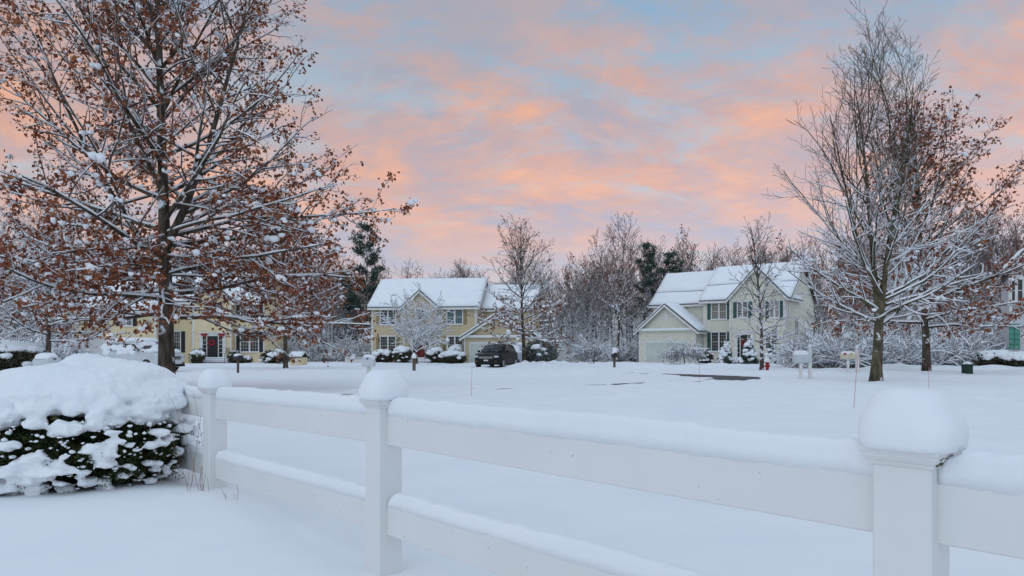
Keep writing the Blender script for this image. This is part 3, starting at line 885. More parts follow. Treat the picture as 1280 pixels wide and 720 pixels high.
# nearer woodland edge between the tan and the cream house and to the right of the cream house
for px, Y, s in [(700, 82, .62), (716, 84, .75), (730, 80, .55), (745, 83, .7), (758, 81, .6), (790, 84, .66), (804, 86, .8), (715, 88, .9), (735, 89, .85), (690, 86, .8), (418, 84, .6), (402, 80, .55), (388, 82, .7), (432, 86, .6), (372, 84, .6), (345, 85, .6)]:
    place([2, 4, 1, 2, 4][R.randint(5)], gx(px, Y), Y, s)
for px, Y, s in [(1015, 66, .55), (1040, 62, .5), (1066, 60, .55), (1090, 62, .5), (1118, 58, .55), (1135, 62, .5), (1180, 60, .55), (1205, 58, .5), (1228, 60, .62), (1240, 66, .75), (20, 62, .6), (-10, 66, .7), (85, 66, .5)]:
    place([4, 2, 4][R.randint(3)], gx(px, Y), Y, s)
place(3, gx(772, 76), 76, 0.86, 'tallest pale bare woodland tree behind the black mailbox, between the tan and the cream house', None, 0.4)
place(5, gx(848, 96), 96, 1.05, 'rounded bare tree above the left end of the cream house roof, beside the pines', None, 1.4)
place(0, gx(1275, 62), 62, 0.93, 'bare reddish tree above the house at the right edge', None, 2.4)

# ---- pines
def make_pine(label, seed, H=14.5, sparse=0.36, loc=(0, 0, 0), group=None):
    R = np.random.RandomState(seed)
    root = thing('pine_tree', label, 'pine tree', loc, 0, group)
    tr = grow(R, (0, 0, -0.3), (0.01, 0, 1), H, 0.2, 0.03, 12, 0.012, 0)
    v, f = batch_tubes([tr], 10); raw_mesh('trunk', v, f, M['bark_far'], root, True)
    br, cs, sn, ss = [], [], [], []
    z = H * 0.25
    while z < H * 0.985:
        hf = z / H
        rmax = np.interp(hf, [0.25, 0.45, 0.6, 0.75, 0.9, 1.0], [2.4, 3.2, 2.5, 2.4, 1.6, 0.6])
        for k in range(R.randint(3, 6)):
            az = R.uniform(0, 2 * PI); L = rmax * R.uniform(0.55, 1.15)
            p, rr, _ = at(tr, min(0.99, z / H))
            tilt = np.interp(hf, [0.25, 0.6, 1.0], [1.55, 1.25, 0.6])
            b = grow(R, p, (math.cos(az) * math.sin(tilt), math.sin(az) * math.sin(tilt), math.cos(tilt)), L, 0.05, 0.012, 5, 0.06, 0.25)
            br.append(b)
            for q in range(int(L * 4.5)):
                t = R.uniform(0.4, 1.0); c, _, dd = at(b, t * 0.999)
                c = c + R.normal(0, 0.2, 3) * np.array([1, 1, 0.15]); cs.append(c)
                if R.rand() < 0.42: sn.append(c + np.array([0, 0, 0.09])); ss.append(R.uniform(0.07, 0.16))
        z += R.uniform(0.6, 1.1)
    v, f = batch_tubes(br, 4); raw_mesh('limb_spread', v, f, M['bark_far'], root, True)
    v, f = leaf_cloud(R, cs, 26, 0.34, 0.10, droop=-0.3, wk=0.32); raw_mesh('foliage', v, f, M['needle_pine'], root)
    v, f = blob_cloud(R, sn, ss, 0.35); raw_mesh('snow_cover', v, f, M['snow_twig'], root, True)
    return root
pine = make_pine('tall dark pine with bare lower trunk standing just left of the tan house', 61, loc=(gx(458, 86), 86, 0))
pine.scale = (1.12, 1.12, 1.16)
for px, Y, s, lab in ((809, 92, 1.06, 'taller dark pine of the pair behind the left end of the cream house'),
                      (838, 94, 1.0, 'narrow dark pine in the woods, right one of the pair behind the cream house'),
                      (486, 100, 0.75, 'shorter pine behind the left end of the tan house roof'),
                      (432, 92, 0.8, 'snow-dusted pine tucked left of the tall dark pine')):
    dup(pine, (gx(px, Y), Y, 0), R.uniform(0, 6), (s * 0.85, s * 0.85, s), lab)

# ---- woodland brush: nobody could count the stems
def brush(name, label, x0, x1, Y, dY, n, h0, h1, seed, seg=4, tm='twig_grey'):
    R = np.random.RandomState(seed); ps = []
    for i in range(n):
        px = R.uniform(x0, x1); YY = Y + R.uniform(-dY, dY)
        p = (gx(px, YY), YY, -0.1); h = R.uniform(h0, h1)
        for j in range(R.randint(2, 5)):
            ps.append(grow(R, p, (R.normal(0, 0.45), R.normal(0, 0.45), 1), h * R.uniform(0.5, 1), 0.03, 0.012, seg, 0.16, -0.35))
            b = ps[-1]
            for q in range(5):
                c, rr, d = at(b, R.uniform(0.3, 0.98))
                ps.append(grow(R, c, side_dir(R, d, R.uniform(0.5, 1.1), 0.1), h * R.uniform(0.2, 0.45), 0.02, 0.01, seg, 0.16, -0.25))
    v, f = batch_tubes(ps, 3, 0.014)
    root = thing(name, label, 'undergrowth'); root['kind'] = 'stuff'
    del root['category']; root['category'] = 'undergrowth'
    raw_mesh('stem_mass', v, f, M['twig_grey'], root, True, kind='stuff')
    v, f = snow_strips(R, ps, 0.07, 0.035, 0.2, 0.95, 0.12); raw_mesh('snow_cover', v, f, M['snow_twig'], root, True, kind='stuff')
brush('undergrowth', 'snowy undergrowth at the edge of the wood between the tan and cream houses', 700, 802, 82, 5, 420, 0.8, 3.0, 71)
brush('undergrowth', 'snowy undergrowth behind the lawn right of the cream house', 985, 1262, 52, 5, 620, 0.8, 3.2, 72)
brush('undergrowth', 'snowy undergrowth between the yellow and the tan house', 330, 470, 82, 5, 420, 0.8, 3.2, 73)
brush('undergrowth', 'snowy undergrowth left of the yellow house', -40, 95, 55, 6, 260, 0.8, 2.8, 74)

brush('distant_woods', 'dense distant wood of grey and reddish stems closing the view behind everything', -120, 1400, 132, 9, 1150, 6.5, 11.5, 75, 3)

# ------------------------------------------------------------------ houses
class House:
    """local frame: u runs along the front to the right, v goes back, z up"""
    def __init__(s, label, ox, oy, yaw, oz=0.0):
        s.ox, s.oy, s.psi = ox, oy, rad(yaw); s.c, s.s = math.cos(s.psi), math.sin(s.psi)
        s.root = thing('house', label, 'house', (ox, oy, oz), -s.psi, None); s.oz = oz
    def u(s, px, v=0.0):
        k = (px - 640) / F
        return (k * (s.oy + v * s.c) - s.ox - v * s.s) / (s.c + k * s.s)
    def z(s, y, u, v=0.0):
        return ZC + (440 - y) / F * (s.oy - u * s.s + v * s.c) - s.oz

def wall_block(H, mat, u0, u1, v0, v1, z1, gable=None, z0=-0.6, corners=True, name='wall'):
    """gable: None | ('v', apex_u, apex_z) gable seen from the front | ('u', apex_v, apex_z) gable on the sides"""
    mb = MB()
    if gable is None: mb.box(u0, u1, v0, v1, z0, z1)
    elif gable[0] == 'v': mb.poly([(u0, z0), (u1, z0), (u1, z1), (gable[1], gable[2]), (u0, z1)], 'v', v0, v1)
    else: mb.poly([(v0, z0), (v1, z0), (v1, z1), (gable[1], gable[2]), (v0, z1)], 'u', u0, u1)
    w = mb.build(name, M[mat], H.root)
    if corners:
        t = MB(); a = 0.13
        for uu, sgn in ((u0, 1), (u1, -1)):
            t = MB(); t.box(uu - 0.02 * sgn if sgn > 0 else uu - a, uu + a if sgn > 0 else uu + 0.02, v0 - 0.025, v0 - 0.001, z0, z1 - 0.02)
            if sgn < 0: t.add([(u1 + 0.001, v0 - 0.025, z0), (u1 + 0.025, v0 - 0.025, z0), (u1 + 0.025, v0 + a, z0), (u1 + 0.001, v0 + a, z0), (u1 + 0.001, v0 - 0.025, z1 - 0.02), (u1 + 0.025, v0 - 0.025, z1 - 0.02), (u1 + 0.025, v0 + a, z1 - 0.02), (u1 + 0.001, v0 + a, z1 - 0.02)], [(3, 2, 1, 0), (4, 5, 6, 7), (0, 1, 5, 4), (1, 2, 6, 5), (2, 3, 7, 6), (3, 0, 4, 7)])
            t.build('corner_board', M['trim'], w)

    return w

def slope_slab(mb, a, b, c, d, t, nu=24, nv=12, amp=0.0, rnd=0.0, seed=0):
    """slab with corners a,b (eave) c,d (ridge above b,a), thickness t up along the normal, optionally pillowed"""
    a, b, c, d = map(Vector, (a, b, c, d)); nrm = (b - a).cross(d - a).normalized()
    if nrm.z < 0: nrm = -nrm
    top, bot = [], []
    for j in range(nv + 1):
        for i in range(nu + 1):
            s, q = i / nu, j / nv
            p = (a * (1 - s) + b * s) * (1 - q) + (d * (1 - s) + c * s) * q
            e = min(1, min(i, nu - i) / 1.0, min(j, nv - j) / 1.0)
            h = t * (1 - rnd * (1 - e)) + amp * mnoise.noise(Vector((p.x * 0.6 + seed, p.y * 0.6, p.z * 0.6)))
            top.append(p + nrm * h); bot.append(p)
    n = (nu + 1) * (nv + 1); fs = []
    W = nu + 1
    for j in range(nv):
        for i in range(nu):
            q = j * W + i
            fs.append((q, q + 1, q + W + 1, q + W)); fs.append((n + q, n + q + W, n + q + W + 1, n + q + 1))
    for i in range(nu):
        fs.append((i, n + i, n + i + 1, i + 1)); q = nv * W + i; fs.append((q, q + 1, n + q + 1, n + q))
    for j in range(nv):
        q = j * W; fs.append((q, q + W, n + q + W, n + q)); q = j * W + nu; fs.append((q, n + q, n + q + W, q + W))
    mb.add(top + bot, fs)

def gable_roof(H, axis_, u0, u1, v0, v1, ze0, zr, apex, ze1=None, snow=0.26, gaps=(), sides=(True, True), oh=0.35, roofmat='shingle', fascia='trim', start=None):
    """axis 'u': ridge runs along u (eaves front and back), apex is v of the ridge. axis 'v': ridge runs front to back, apex is u."""
    ze1 = ze0 if ze1 is None else ze1
    mr, ms, mt = MB(), MB(), MB(); th = 0.10
    sd = H.ox * 3
    def quad(side):
        if axis_ == 'u':
            ve, ze, sg = (v0, ze0, -1) if side == 0 else (v1, ze1, 1)
            k = (zr - ze) / abs(apex - ve)
            e = ve + sg * oh; zz = ze - oh * k
            return (u0 - oh, e, zz), (u1 + oh, e, zz), (u1 + oh, apex, zr), (u0 - oh, apex, zr)
        ue, ze, sg = (u0, ze0, -1) if side == 0 else (u1, ze1, 1)
        k = (zr - ze) / abs(apex - ue)
        e = ue + sg * oh; zz = ze - oh * k
        return (e, v0 - oh, zz), (e, v1, zz), (apex, v1, zr), (apex, v0 - oh, zr)
    for side in (0, 1):
        if not sides[side]: continue
        a, b, c, d = map(Vector, quad(side))
        slope_slab(mr, a, b, c, d, th, 1, 1)
        lift = Vector((0, 0, th + 0.02))
        segs = [(0.0, 1.0)]
        if gaps and side == 0:
            segs = []; p = 0
            for g0, g1 in gaps: segs.append((p, g0)); p = g1
            segs.append((p, 1.0))
        for q0, q1 in segs:
            A = a.lerp(d, q0); B = b.lerp(c, q0); C = b.lerp(c, q1); D = a.lerp(d, q1)
            if axis_ == 'v': A.y += 0.07; D.y += 0.07
            nu = max(8, int((B - A).length / 0.4)); nv = max(5, int((D - A).length / 0.35))
            slope_slab(ms, A + lift, B + lift, C + lift, D + lift, snow, nu, nv, 0.05, 0.5, sd + side)
        # fascia board along the eave and rake boards along the open ends
        if axis_ == 'u':
            sg = -1 if side == 0 else 1
            mt.box(a.x, b.x, a.y + sg * 0.002, a.y + sg * 0.03, a.z - 0.16, a.z + 0.10)
            for xx in (a.x, b.x):
                s2 = -1 if xx == a.x else 1
                p0 = Vector((xx, a.y, a.z)); p1 = Vector((xx, apex, zr))
                mt.add([(xx + s2 * o, p.y, p.z + dz) for o in (0.002, 0.035) for p in (p0, p1) for dz in (-0.2, -0.004)],
                       [(0, 1, 3, 2), (4, 6, 7, 5), (0, 4, 5, 1), (2, 3, 7, 6), (0, 2, 6, 4), (1, 5, 7, 3)])
        else:
            p0 = Vector((a.x, v0 - oh, a.z)); p1 = Vector((apex, v0 - oh, zr))
            mt.add([(p.x, p.y - o, p.z + dz) for o in (0.002, 0.04) for p in (p0, p1) for dz in (-0.24, -0.004)],
                   [(0, 1, 3, 2), (4, 6, 7, 5), (0, 4, 5, 1), (2, 3, 7, 6), (0, 2, 6, 4), (1, 5, 7, 3)])
            sg = -1 if side == 0 else 1
            mt.box(min(a.x, a.x + sg * 0.03), max(a.x, a.x + sg * 0.03), v0 - oh, v1, a.z - 0.14, a.z + 0.10)
    rf = mr.build('roof', M[roofmat], H.root)
    ms.build('snow_cover', M['snow_roof'], rf, smooth=True)
    mt.build('fascia', M[fascia], rf)
    return rf

def window(H, u0, u1, z0, z1, v, double=True, shutters=None, pane='glass_dark', muntin=True, side=False, blind=0):
    """sashes stand proud of the wall; side=True puts it on a wall facing +u at u=v"""
    mb, mg, mm = MB(), MB(), MB()
    def put(m, a0, a1, b0, b1, d0, d1):      # a along the wall, b up, d outward
        if side: m.box(v + d0, v + d1, a0, a1, b0, b1)
        else: m.box(a0, a1, v - d1, v - d0, b0, b1)
    f = 0.10; o = 0.05
    put(mb, u0 - f, u1 + f, z1, z1 + 0.14, 0.002, o + 0.03); put(mb, u0 - f - 0.03, u1 + f + 0.03, z0 - 0.09, z0, 0.002, o + 0.05)
    put(mb, u0 - f, u0, z0, z1, 0.002, o); put(mb, u1, u1 + f, z0, z1, 0.002, o)
    mid = (u0 + u1) / 2
    cols = [(u0, u1)]
    if double: put(mb, mid - 0.08, mid + 0.08, z0, z1, 0.002, o); cols = [(u0, mid - 0.08), (mid + 0.08, u1)]
    fr = mb.build('window', M['trim'], H.root)
    for a, b in cols:
        put(mg, a, b, z0, z1, 0.004, 0.012)
        h = (z0 + z1) / 2
        put(mm, a, b, h - 0.02, h + 0.02, 0.013, 0.034)
        if muntin:
            for k in (1, 2): 
                x = a + (b - a) * k / 3; put(mm, x - 0.007, x + 0.007, z0, z1, 0.013, 0.026)
            for k in (1, 2, 4, 5):
                y = z0 + (z1 - z0) * k / 6; put(mm, a, b, y - 0.007, y + 0.007, 0.013, 0.024)
    mg.build('pane', M[pane], fr); mm.build('muntin', M['trim'], fr)
    if blind:
        mb2 = MB()
        for a, b in cols: put(mb2, a, b, z1 - (z1 - z0) * blind, z1, 0.0125, 0.0165)
        mb2.build('blind', M['glass_warm'], fr)
    s = MB()      # a lip of snow on the sill
    put(s, u0 - f, u1 + f, z0, z0 + 0.05, o + 0.002, o + 0.06); s.build('snow_lip', M['snow_roof'], fr)
    if shutters:
        w = 0.36
        for a in (u0 - f - w - 0.01, u1 + f + 0.01):
            m = MB(); put(m, a, a + w, z0 - 0.03, z1 + 0.03, 0.002, 0.045)
            k = z0
            while k < z1 - 0.08: put(m, a + 0.05, a + w - 0.05, k + 0.02, k + 0.06, 0.045, 0.06); k += 0.1
            m.build('shutter', M[shutters], H.root)
    return fr

def entry(H, u0, u1, z0, z1, v, door, sidelight=0.35, wreath=False, bows=False, ped=True):
    m = MB(); s = sidelight
    m.box(u0 - s - 0.32, u1 + s + 0.32, v - 0.10, v - 0.003, z1 + 0.02, z1 + 0.36)
    m.box(u0 - s - 0.42, u1 + s + 0.42, v - 0.18, v - 0.102, z1 + 0.30, z1 + 0.42)
    for a, b in ((u0 - s - 0.3, u0 - s), (u0 - 0.07, u0), (u1, u1 + 0.07), (u1 + s, u1 + s + 0.3)): m.box(a, b, v - 0.09, v - 0.003, z0, z1 + 0.02)
    m.box(u0 - s - 0.3, u1 + s + 0.3, v - 0.2, v - 0.003, z0 - 0.06, z0)
    fr = m.build('door_frame', M['trim'], H.root)
    g = MB()
    for a, b in ((u0 - s, u0 - 0.07), (u1 + 0.07, u1 + s)): g.box(a, b, v - 0.03, v - 0.01, z0 + 0.1, z1)
    g.build('sidelight', M['glass_dark'], fr)
    b = MB()
    for a0 in (u0 - s, u1 + 0.07):
        for k in range(1, 5):
            zz = z0 + 0.1 + (z1 - z0 - 0.1) * k / 5; b.box(a0, a0 + s - 0.07, v - 0.045, v - 0.031, zz - 0.015, zz + 0.015)
    b.build('muntin', M['trim'], fr)
    d = MB(); d.box(u0, u1, v - 0.05, v - 0.006, z0, z1)
    for i in range(2):
        for j, (q0, q1) in enumerate(((0.06, 0.30), (0.35, 0.62), (0.68, 0.94))):
            a = u0 + (u1 - u0) * (0.12 + 0.42 * i); d.box(a, a + (u1 - u0) * 0.32, v - 0.062, v - 0.05, z0 + (z1 - z0) * q0, z0 + (z1 - z0) * q1)
    dr = d.build('door', M[door], H.root)
    h = MB(); h.blob((u0 + 0.12, v - 0.09, z0 + (z1 - z0) * 0.46), (0.035, 0.035, 0.035), 0, 1, 0); h.build('handle', M['chrome'], dr)
    return dr

def wreath_on(label, H, u, v, z, r=0.27, ped=True):
    t = thing('wreath', label, 'wreath', (0, 0, 0), 0)
    M4 = Matrix.Translation((H.ox, H.oy, H.oz)) @ Matrix.Rotation(-H.psi, 4, 'Z')
    t.matrix_world = M4 @ Matrix.Translation((u, v - 0.1, z))
    m = MB(); n = 22
    for k in range(n):
        a = 2 * PI * k / n; m.blob((r * 0.75 * math.cos(a), 0, r * 0.75 * math.sin(a)), (r * 0.26, 0.06, r * 0.26), k, 1, 0.5)
    m.build('ring', M['red'], t, smooth=True)
    b = MB(); b.blob((0.07, -0.06, -r * 0.7), (0.1, 0.04, 0.06), 1, 1, 0.3); b.blob((-0.07, -0.06, -r * 0.7), (0.1, 0.04, 0.06), 2, 1, 0.3)
    b.build('bow', M['bow'], t, smooth=True)
    return t

def garage_door(H, u0, u1, z0, z1, v, mat, windows=False):
    t = MB()
    t.box(u0 - 0.16, u0, v - 0.05, v - 0.002, z0, z1 + 0.16); t.box(u1, u1 + 0.16, v - 0.05, v - 0.002, z0, z1 + 0.16); t.box(u0, u1, v - 0.05, v - 0.002, z1, z1 + 0.16)
    fr = t.build('garage_frame', M['trim'], H.root)
    d = MB(); n = 4; hh = (z1 - z0) / n
    d.box(u0, u1, v - 0.010, v - 0.002, z0, z1)
    for k in range(n):
        d.box(u0 + 0.01, u1 - 0.01, v - 0.022, v - 0.0102, z0 + k * hh + 0.015, z0 + (k + 1) * hh - 0.012)
        for q in range(8):
            a = u0 + (u1 - u0) * (q + 0.12) / 8; b = u0 + (u1 - u0) * (q + 0.88) / 8
            d.box(a, b, v - 0.032, v - 0.0222, z0 + k * hh + 0.10, z0 + (k + 1) * hh - 0.10)
    d.build('garage_door', M[mat], H.root)

def steps(H, u0, u1, v, top, n=3, rail_=True):
    m, s = MB(), MB()
    for k in range(n):
        z = top * (n - k) / n
        m.box(u0 - 0.1 * k, u1 + 0.1 * k, v - 0.9 - 0.32 * k, v - 0.003 - 0.001 * k, -0.3, z - 0.002 * k)
        y1 = v - 0.003 if k == 0 else v - 0.9 - 0.32 * (k - 1) - 0.003
        s.box(u0 - 0.1 * k - 0.01, u1 + 0.1 * k + 0.01, v - 0.9 - 0.32 * k + 0.02, y1, z + 0.001, z + 0.11)
    st = m.build('front_step', M['stone'], H.root)
    s.build('snow_cover', M['snow_roof'], st)
    if rail_:
        r = MB()
        for u in (u0 + 0.04, u1 - 0.04):
            r.tube([(u, v - 0.12, top + 0.95), (u, v - 0.95, top + 0.95), (u, v - 1.6, 0.75)], 0.022, 6)
            for k in range(6): r.tube([(u, v - 0.15 - 0.16 * k, top), (u, v - 0.15 - 0.16 * k, top + 0.95)], 0.012, 5)
            r.tube([(u, v - 1.6, 0), (u, v - 1.6, 0.78)], 0.02, 5)
        r.build('railing', M['black_metal'], H.root)

def downspout(H, u, v, z1):
    m = MB(); m.box(u - 0.05, u + 0.05, v - 0.085, v - 0.03, -0.2, z1); m.build('downspout', M['trim'], H.root)

# ---- tan house in the middle
def tan_house():
    H = House('tan two-storey house with a front gable, red door and a wide attached garage', gx(464.5, 73.5), 73.5, 7)
    U = H.u; uR = U(596); D = 9.0
    ze = H.z(383, 0, 0)
    zr = H.z(350.5, U(530), D / 2)
    wall_block(H, 'tan_siding', 0, uR, 0, D, ze, ('u', D / 2, zr - 0.12))
    gable_roof(H, 'u', 0, uR, 0, D, ze, zr, D / 2, snow=0.24)
    # centre gable bay, slightly proud
    g0, g1 = U(504, -0.6), U(545.5, -0.6); ga = (g0 + g1) / 2; zg = H.z(363.5, ga, -0.6)
    wall_block(H, 'tan_siding', g0, g1, -0.6, 0.3, ze - 0.02, ('v', ga, zg - 0.1), corners=True)
    gable_roof(H, 'v', g0, g1, -0.6, D / 2 - 0.9, ze - 0.02, zg, ga, snow=0.12, oh=0.28)
    # windows
    def win(x0, x1, y0, y1, v=0.0, **k):
        u0, u1 = U(x0, v), U(x1, v); c = (u0 + u1) / 2
        window(H, u0 + 0.1, u1 - 0.1, H.z(y1, c, v) + 0.06, H.z(y0, c, v) - 0.12, v, **k)
    win(474.8, 495.2, 386.5, 406.5, shutters='shutter_tan', pane='glass_dark')
    win(558, 579, 386, 406, shutters='shutter_tan', pane='glass_blind', muntin=False)
    win(519.5, 531, 385, 400.5, -0.6, double=False, shutters='shutter_tan')
    win(474.8, 495.2, 419.5, 444, shutters='shutter_tan')
    win(558, 579, 419.5, 441, shutters='shutter_tan', blind=0.0)
    zt = 0.45
    entry(H, U(521.2, -0.6), U(530.2, -0.6) + 0.1, zt, zt + 2.05, -0.6, 'door_red', 0.36)
    steps(H, U(512, -0.6), U(540, -0.6), -0.6, 0.42, 3, False)
    downspout(H, g1 + 0.12, 0, ze - 0.1); downspout(H, uR - 0.12, 0, ze - 0.1)
    # wing over the garage, set back
    w0, w1 = uR + 0.003, U(667, 1.6); vz = 1.6; zwe = H.z(385, w0, vz); zwr = H.z(358.5, w0 + 2, vz + 3.6)
    wall_block(H, 'tan_siding', w0, w1, vz, vz + 7.2, zwe, ('u', vz + 3.6, zwr - 0.12))
    gable_roof(H, 'u', w0 + 0.36, w1, vz, vz + 7.2, zwe, zwr, vz + 3.6, snow=0.24)
    window(H, w0 + 2.2, w0 + 3.2, zwe - 1.6, zwe - 0.35, vz, double=False, shutters='shutter_tan')
    # garage, projecting
    v0 = -1.8; a0, a1 = U(580, v0), U(660, v0); ax = (a0 + a1) / 2 + 0.1
    zge = H.z(420.5, a0, v0); zga = H.z(394, ax, v0)
    wall_block(H, 'tan_siding', a0, a1, v0, vz - 0.003, zge, ('v', ax, zga - 0.12))
    gable_roof(H, 'v', a0, a1, v0, vz + 0.2, zge, zga, ax, snow=0.2, oh=0.4)
    m = MB(); m.box(a0 - 0.4, a1 + 0.4, v0 - 0.3, v0 - 0.026, zge - 0.14, zge - 0.02); b = m.build('frieze', M['trim'], H.root)
    m = MB(); m.box(a0 - 0.35, a1 + 0.35, v0 - 0.28, v0 - 0.03, zge - 0.018, zge + 0.1); m.build('snow_lip', M['snow_roof'], b)
    garage_door(H, U(588.5, v0), U(650, v0), 0.02, H.z(429.5, a0, v0), v0, 'gdoor')
    # lower lean-to right of the garage
    s0, s1 = a1 + 0.003, U(680, v0 + 1.2)
    wall_block(H, 'tan_siding', s0, s1, v0 + 1.2, vz + 3, H.z(433, s1, 0), ('v', s0 + 0.01, zge + 0.15))
    mb = MB(); zz = H.z(430, s1, 0)
    slope_slab(mb, (s1 + 0.3, v0 + 0.9, zz - 0.1), (s1 + 0.3, vz + 3, zz - 0.1), (s0, vz + 3, zge + 0.5), (s0, v0 + 0.9, zge + 0.5), 0.1, 1, 1)
    rf = mb.build('roof', M['shingle'], H.root); mb = MB()
    slope_slab(mb, (s1 + 0.3, v0 + 0.9, zz + 0.02), (s1 + 0.3, vz + 3, zz + 0.02), (s0, vz + 3, zge + 0.62), (s0, v0 + 0.9, zge + 0.62), 0.22, 8, 6, 0.04, 0.4)
    mb.build('snow_cover', M['snow_roof'], rf, smooth=True)
    # wall lantern with snow on a post by the drive
    t = thing('lamp_post', 'white post lantern with a snow cap beside the right front windows of the tan house', 'lamp post', (gx(559.5, 70), 70, 0))
    m = MB(); m.cyl(0, 0, -0.2, 1.75, 0.07, 0.06, 8); m.build('post', M['trim'], t)
    m = MB(); m.cyl(0, 0, 1.75, 2.1, 0.09, 0.14, 6); m.build('lantern', M['lamp_lens'], t)
    m = MB(); m.lathe(0, 0, [(0.2, 2.1), (0.19, 2.2), (0.1, 2.4), (0.03, 2.5)], 10); m.build('snow_cap', M['snow_twig'], t, smooth=True)
    return H
TAN = tan_house()

# ---- cream house on the right, turned so its far side shows
def cream_house():
    H = House('cream two-storey house with green shutters, stepped snowy roofs and gabled garage', gx(799, 74), 74, 36)
    U = H.u
    # garage
    g1 = U(869.6); ax = U(832.5); zge = H.z(412.5, 0); zga = H.z(381, ax)
    vb = 3.2
    wall_block(H, 'cream_siding', 0, g1, 0, 7.0, zge, ('v', ax, zga - 0.1))
    gable_roof(H, 'v', 0, g1, 0, 7.0, zge, zga, ax, snow=0.24, oh=0.42)
    m = MB(); m.box(-0.4, g1 + 0.4, -0.34, -0.026, zge - 0.16, zge - 0.02); b = m.build('frieze', M['trim'], H.root)
    m = MB(); m.box(-0.35, g1 + 0.35, -0.32, -0.03, zge - 0.018, zge + 0.12); m.build('snow_lip', M['snow_roof'], b)
    m = MB(); zv = zga - 1.5; m.box(ax - 0.25, ax + 0.25, -0.05, -0.002, zv, zv + 0.6); m.build('gable_vent', M['trim'], H.root)
    garage_door(H, U(808), U(861), 0.05, H.z(428.5, 2), 0, 'gdoor')
    # left storey above and behind the garage
    m0 = U(817, vb); m1 = U(880, vb); z2 = H.z(380, m0, vb)
    zrl = H.z(343.5, U(845, vb + 4.2), vb + 4.2)
    k1 = U(912, vb)      # middle bay, to the left edge of the gabled bay
    wall_block(H, 'cream_siding', m0, k1 - 1.9, vb, vb + 8.4, z2, ('u', vb + 4.2, zrl - 0.12))
    gable_roof(H, 'u', m0, k1 - 2.2, vb, vb + 8.4, z2, zrl, vb + 4.2, snow=0.24, gaps=((0.36, 0.385),))
    vm = vb - 1.3
    q0, q1 = U(879.5, vm), U(913, vm); z3 = H.z(374.5, q0, vm)
    b1 = U(982, vm - 1.0)      # right edge of the gabled bay
    D = 9.4; zrr = z3 + 3.5
    wall_block(H, 'cream_siding', q0, b1, vm, vm + D, z3, ('u', vm + D / 2, zrr - 0.12))
    gable_roof(H, 'u', q0, b1, vm, vm + D, z3, zrr, vm + D / 2, snow=0.24, gaps=((0.42, 0.447),))
    # gabled bay
    vg = vm - 1.0; q0b = U(912, vg); ag = (q0b + b1) / 2; zag = z3 + 2.75
    wall_block(H, 'cream_siding', q0b, b1 - 0.003, vg, vm + 1, z3 - 0.02, ('v', ag, zag - 0.1))
    gable_roof(H, 'v', q0b, b1 - 0.003, vg, vm + D / 2 - 0.9, z3 - 0.02, zag, ag, snow=0.14, oh=0.3)
    def win(x0, x1, y0, y1, v, **k):
        u0, u1 = U(x0, v), U(x1, v); c = (u0 + u1) / 2
        window(H, u0 + 0.12, u1 - 0.12, H.z(y1, c, v) + 0.08, H.z(y0, c, v) - 0.12, v, **k)
    win(888.5, 909, 378, 400, vm, shutters='shutter_green', pane='glass_warm')
    win(888.5, 909, 414, 440, vm, shutters='shutter_green')
    win(921, 935.5, 376, 398, vg, shutters='shutter_green')
    win(961.5, 975, 375, 398, vg, shutters='shutter_green', pane='glass_warm')
    win(956, 972, 413, 437, vg)
    zt = 0.5
    entry(H, U(926, vg), U(934.5, vg), zt, zt + 2.15, vg, 'door_black', 0.3)
    steps(H, U(920, vg), U(941, vg), vg, 0.45, 3, False)
    wreath_on('red wreath on the dark front door of the cream house', H, U(930.2, vg), vg, zt + 1.4)
    # side wall windows and a bay
    for vv, z0, z1 in ((vm + 2.2, 3.3, 5.0),):
        window(H, vv, vv + 1.0, z0 - 0.9, z1 - 0.7, b1, double=True, side=True, muntin=False)
    m = MB(); m.box(b1 + 0.003, b1 + 1.0, vm + 4.6, vm + 7.4, -0.3, 2.3); by = m.build('bay', M['cream_siding'], H.root)
    m = MB(); slope_slab(m, (b1 + 1.2, vm + 4.4, 2.31), (b1 + 1.2, vm + 7.6, 2.31), (b1 + 0.01, vm + 7.6, 3.0), (b1 + 0.01, vm + 4.4, 3.0), 0.3, 6, 5, 0.04, 0.5); m.build('snow_cover', M['snow_roof'], by, smooth=True)
    downspout(H, b1 - 0.15, vg, z3 - 0.1); downspout(H, q0b + 0.1, vg, z3 - 0.1)
    return H
CREAM = cream_house()

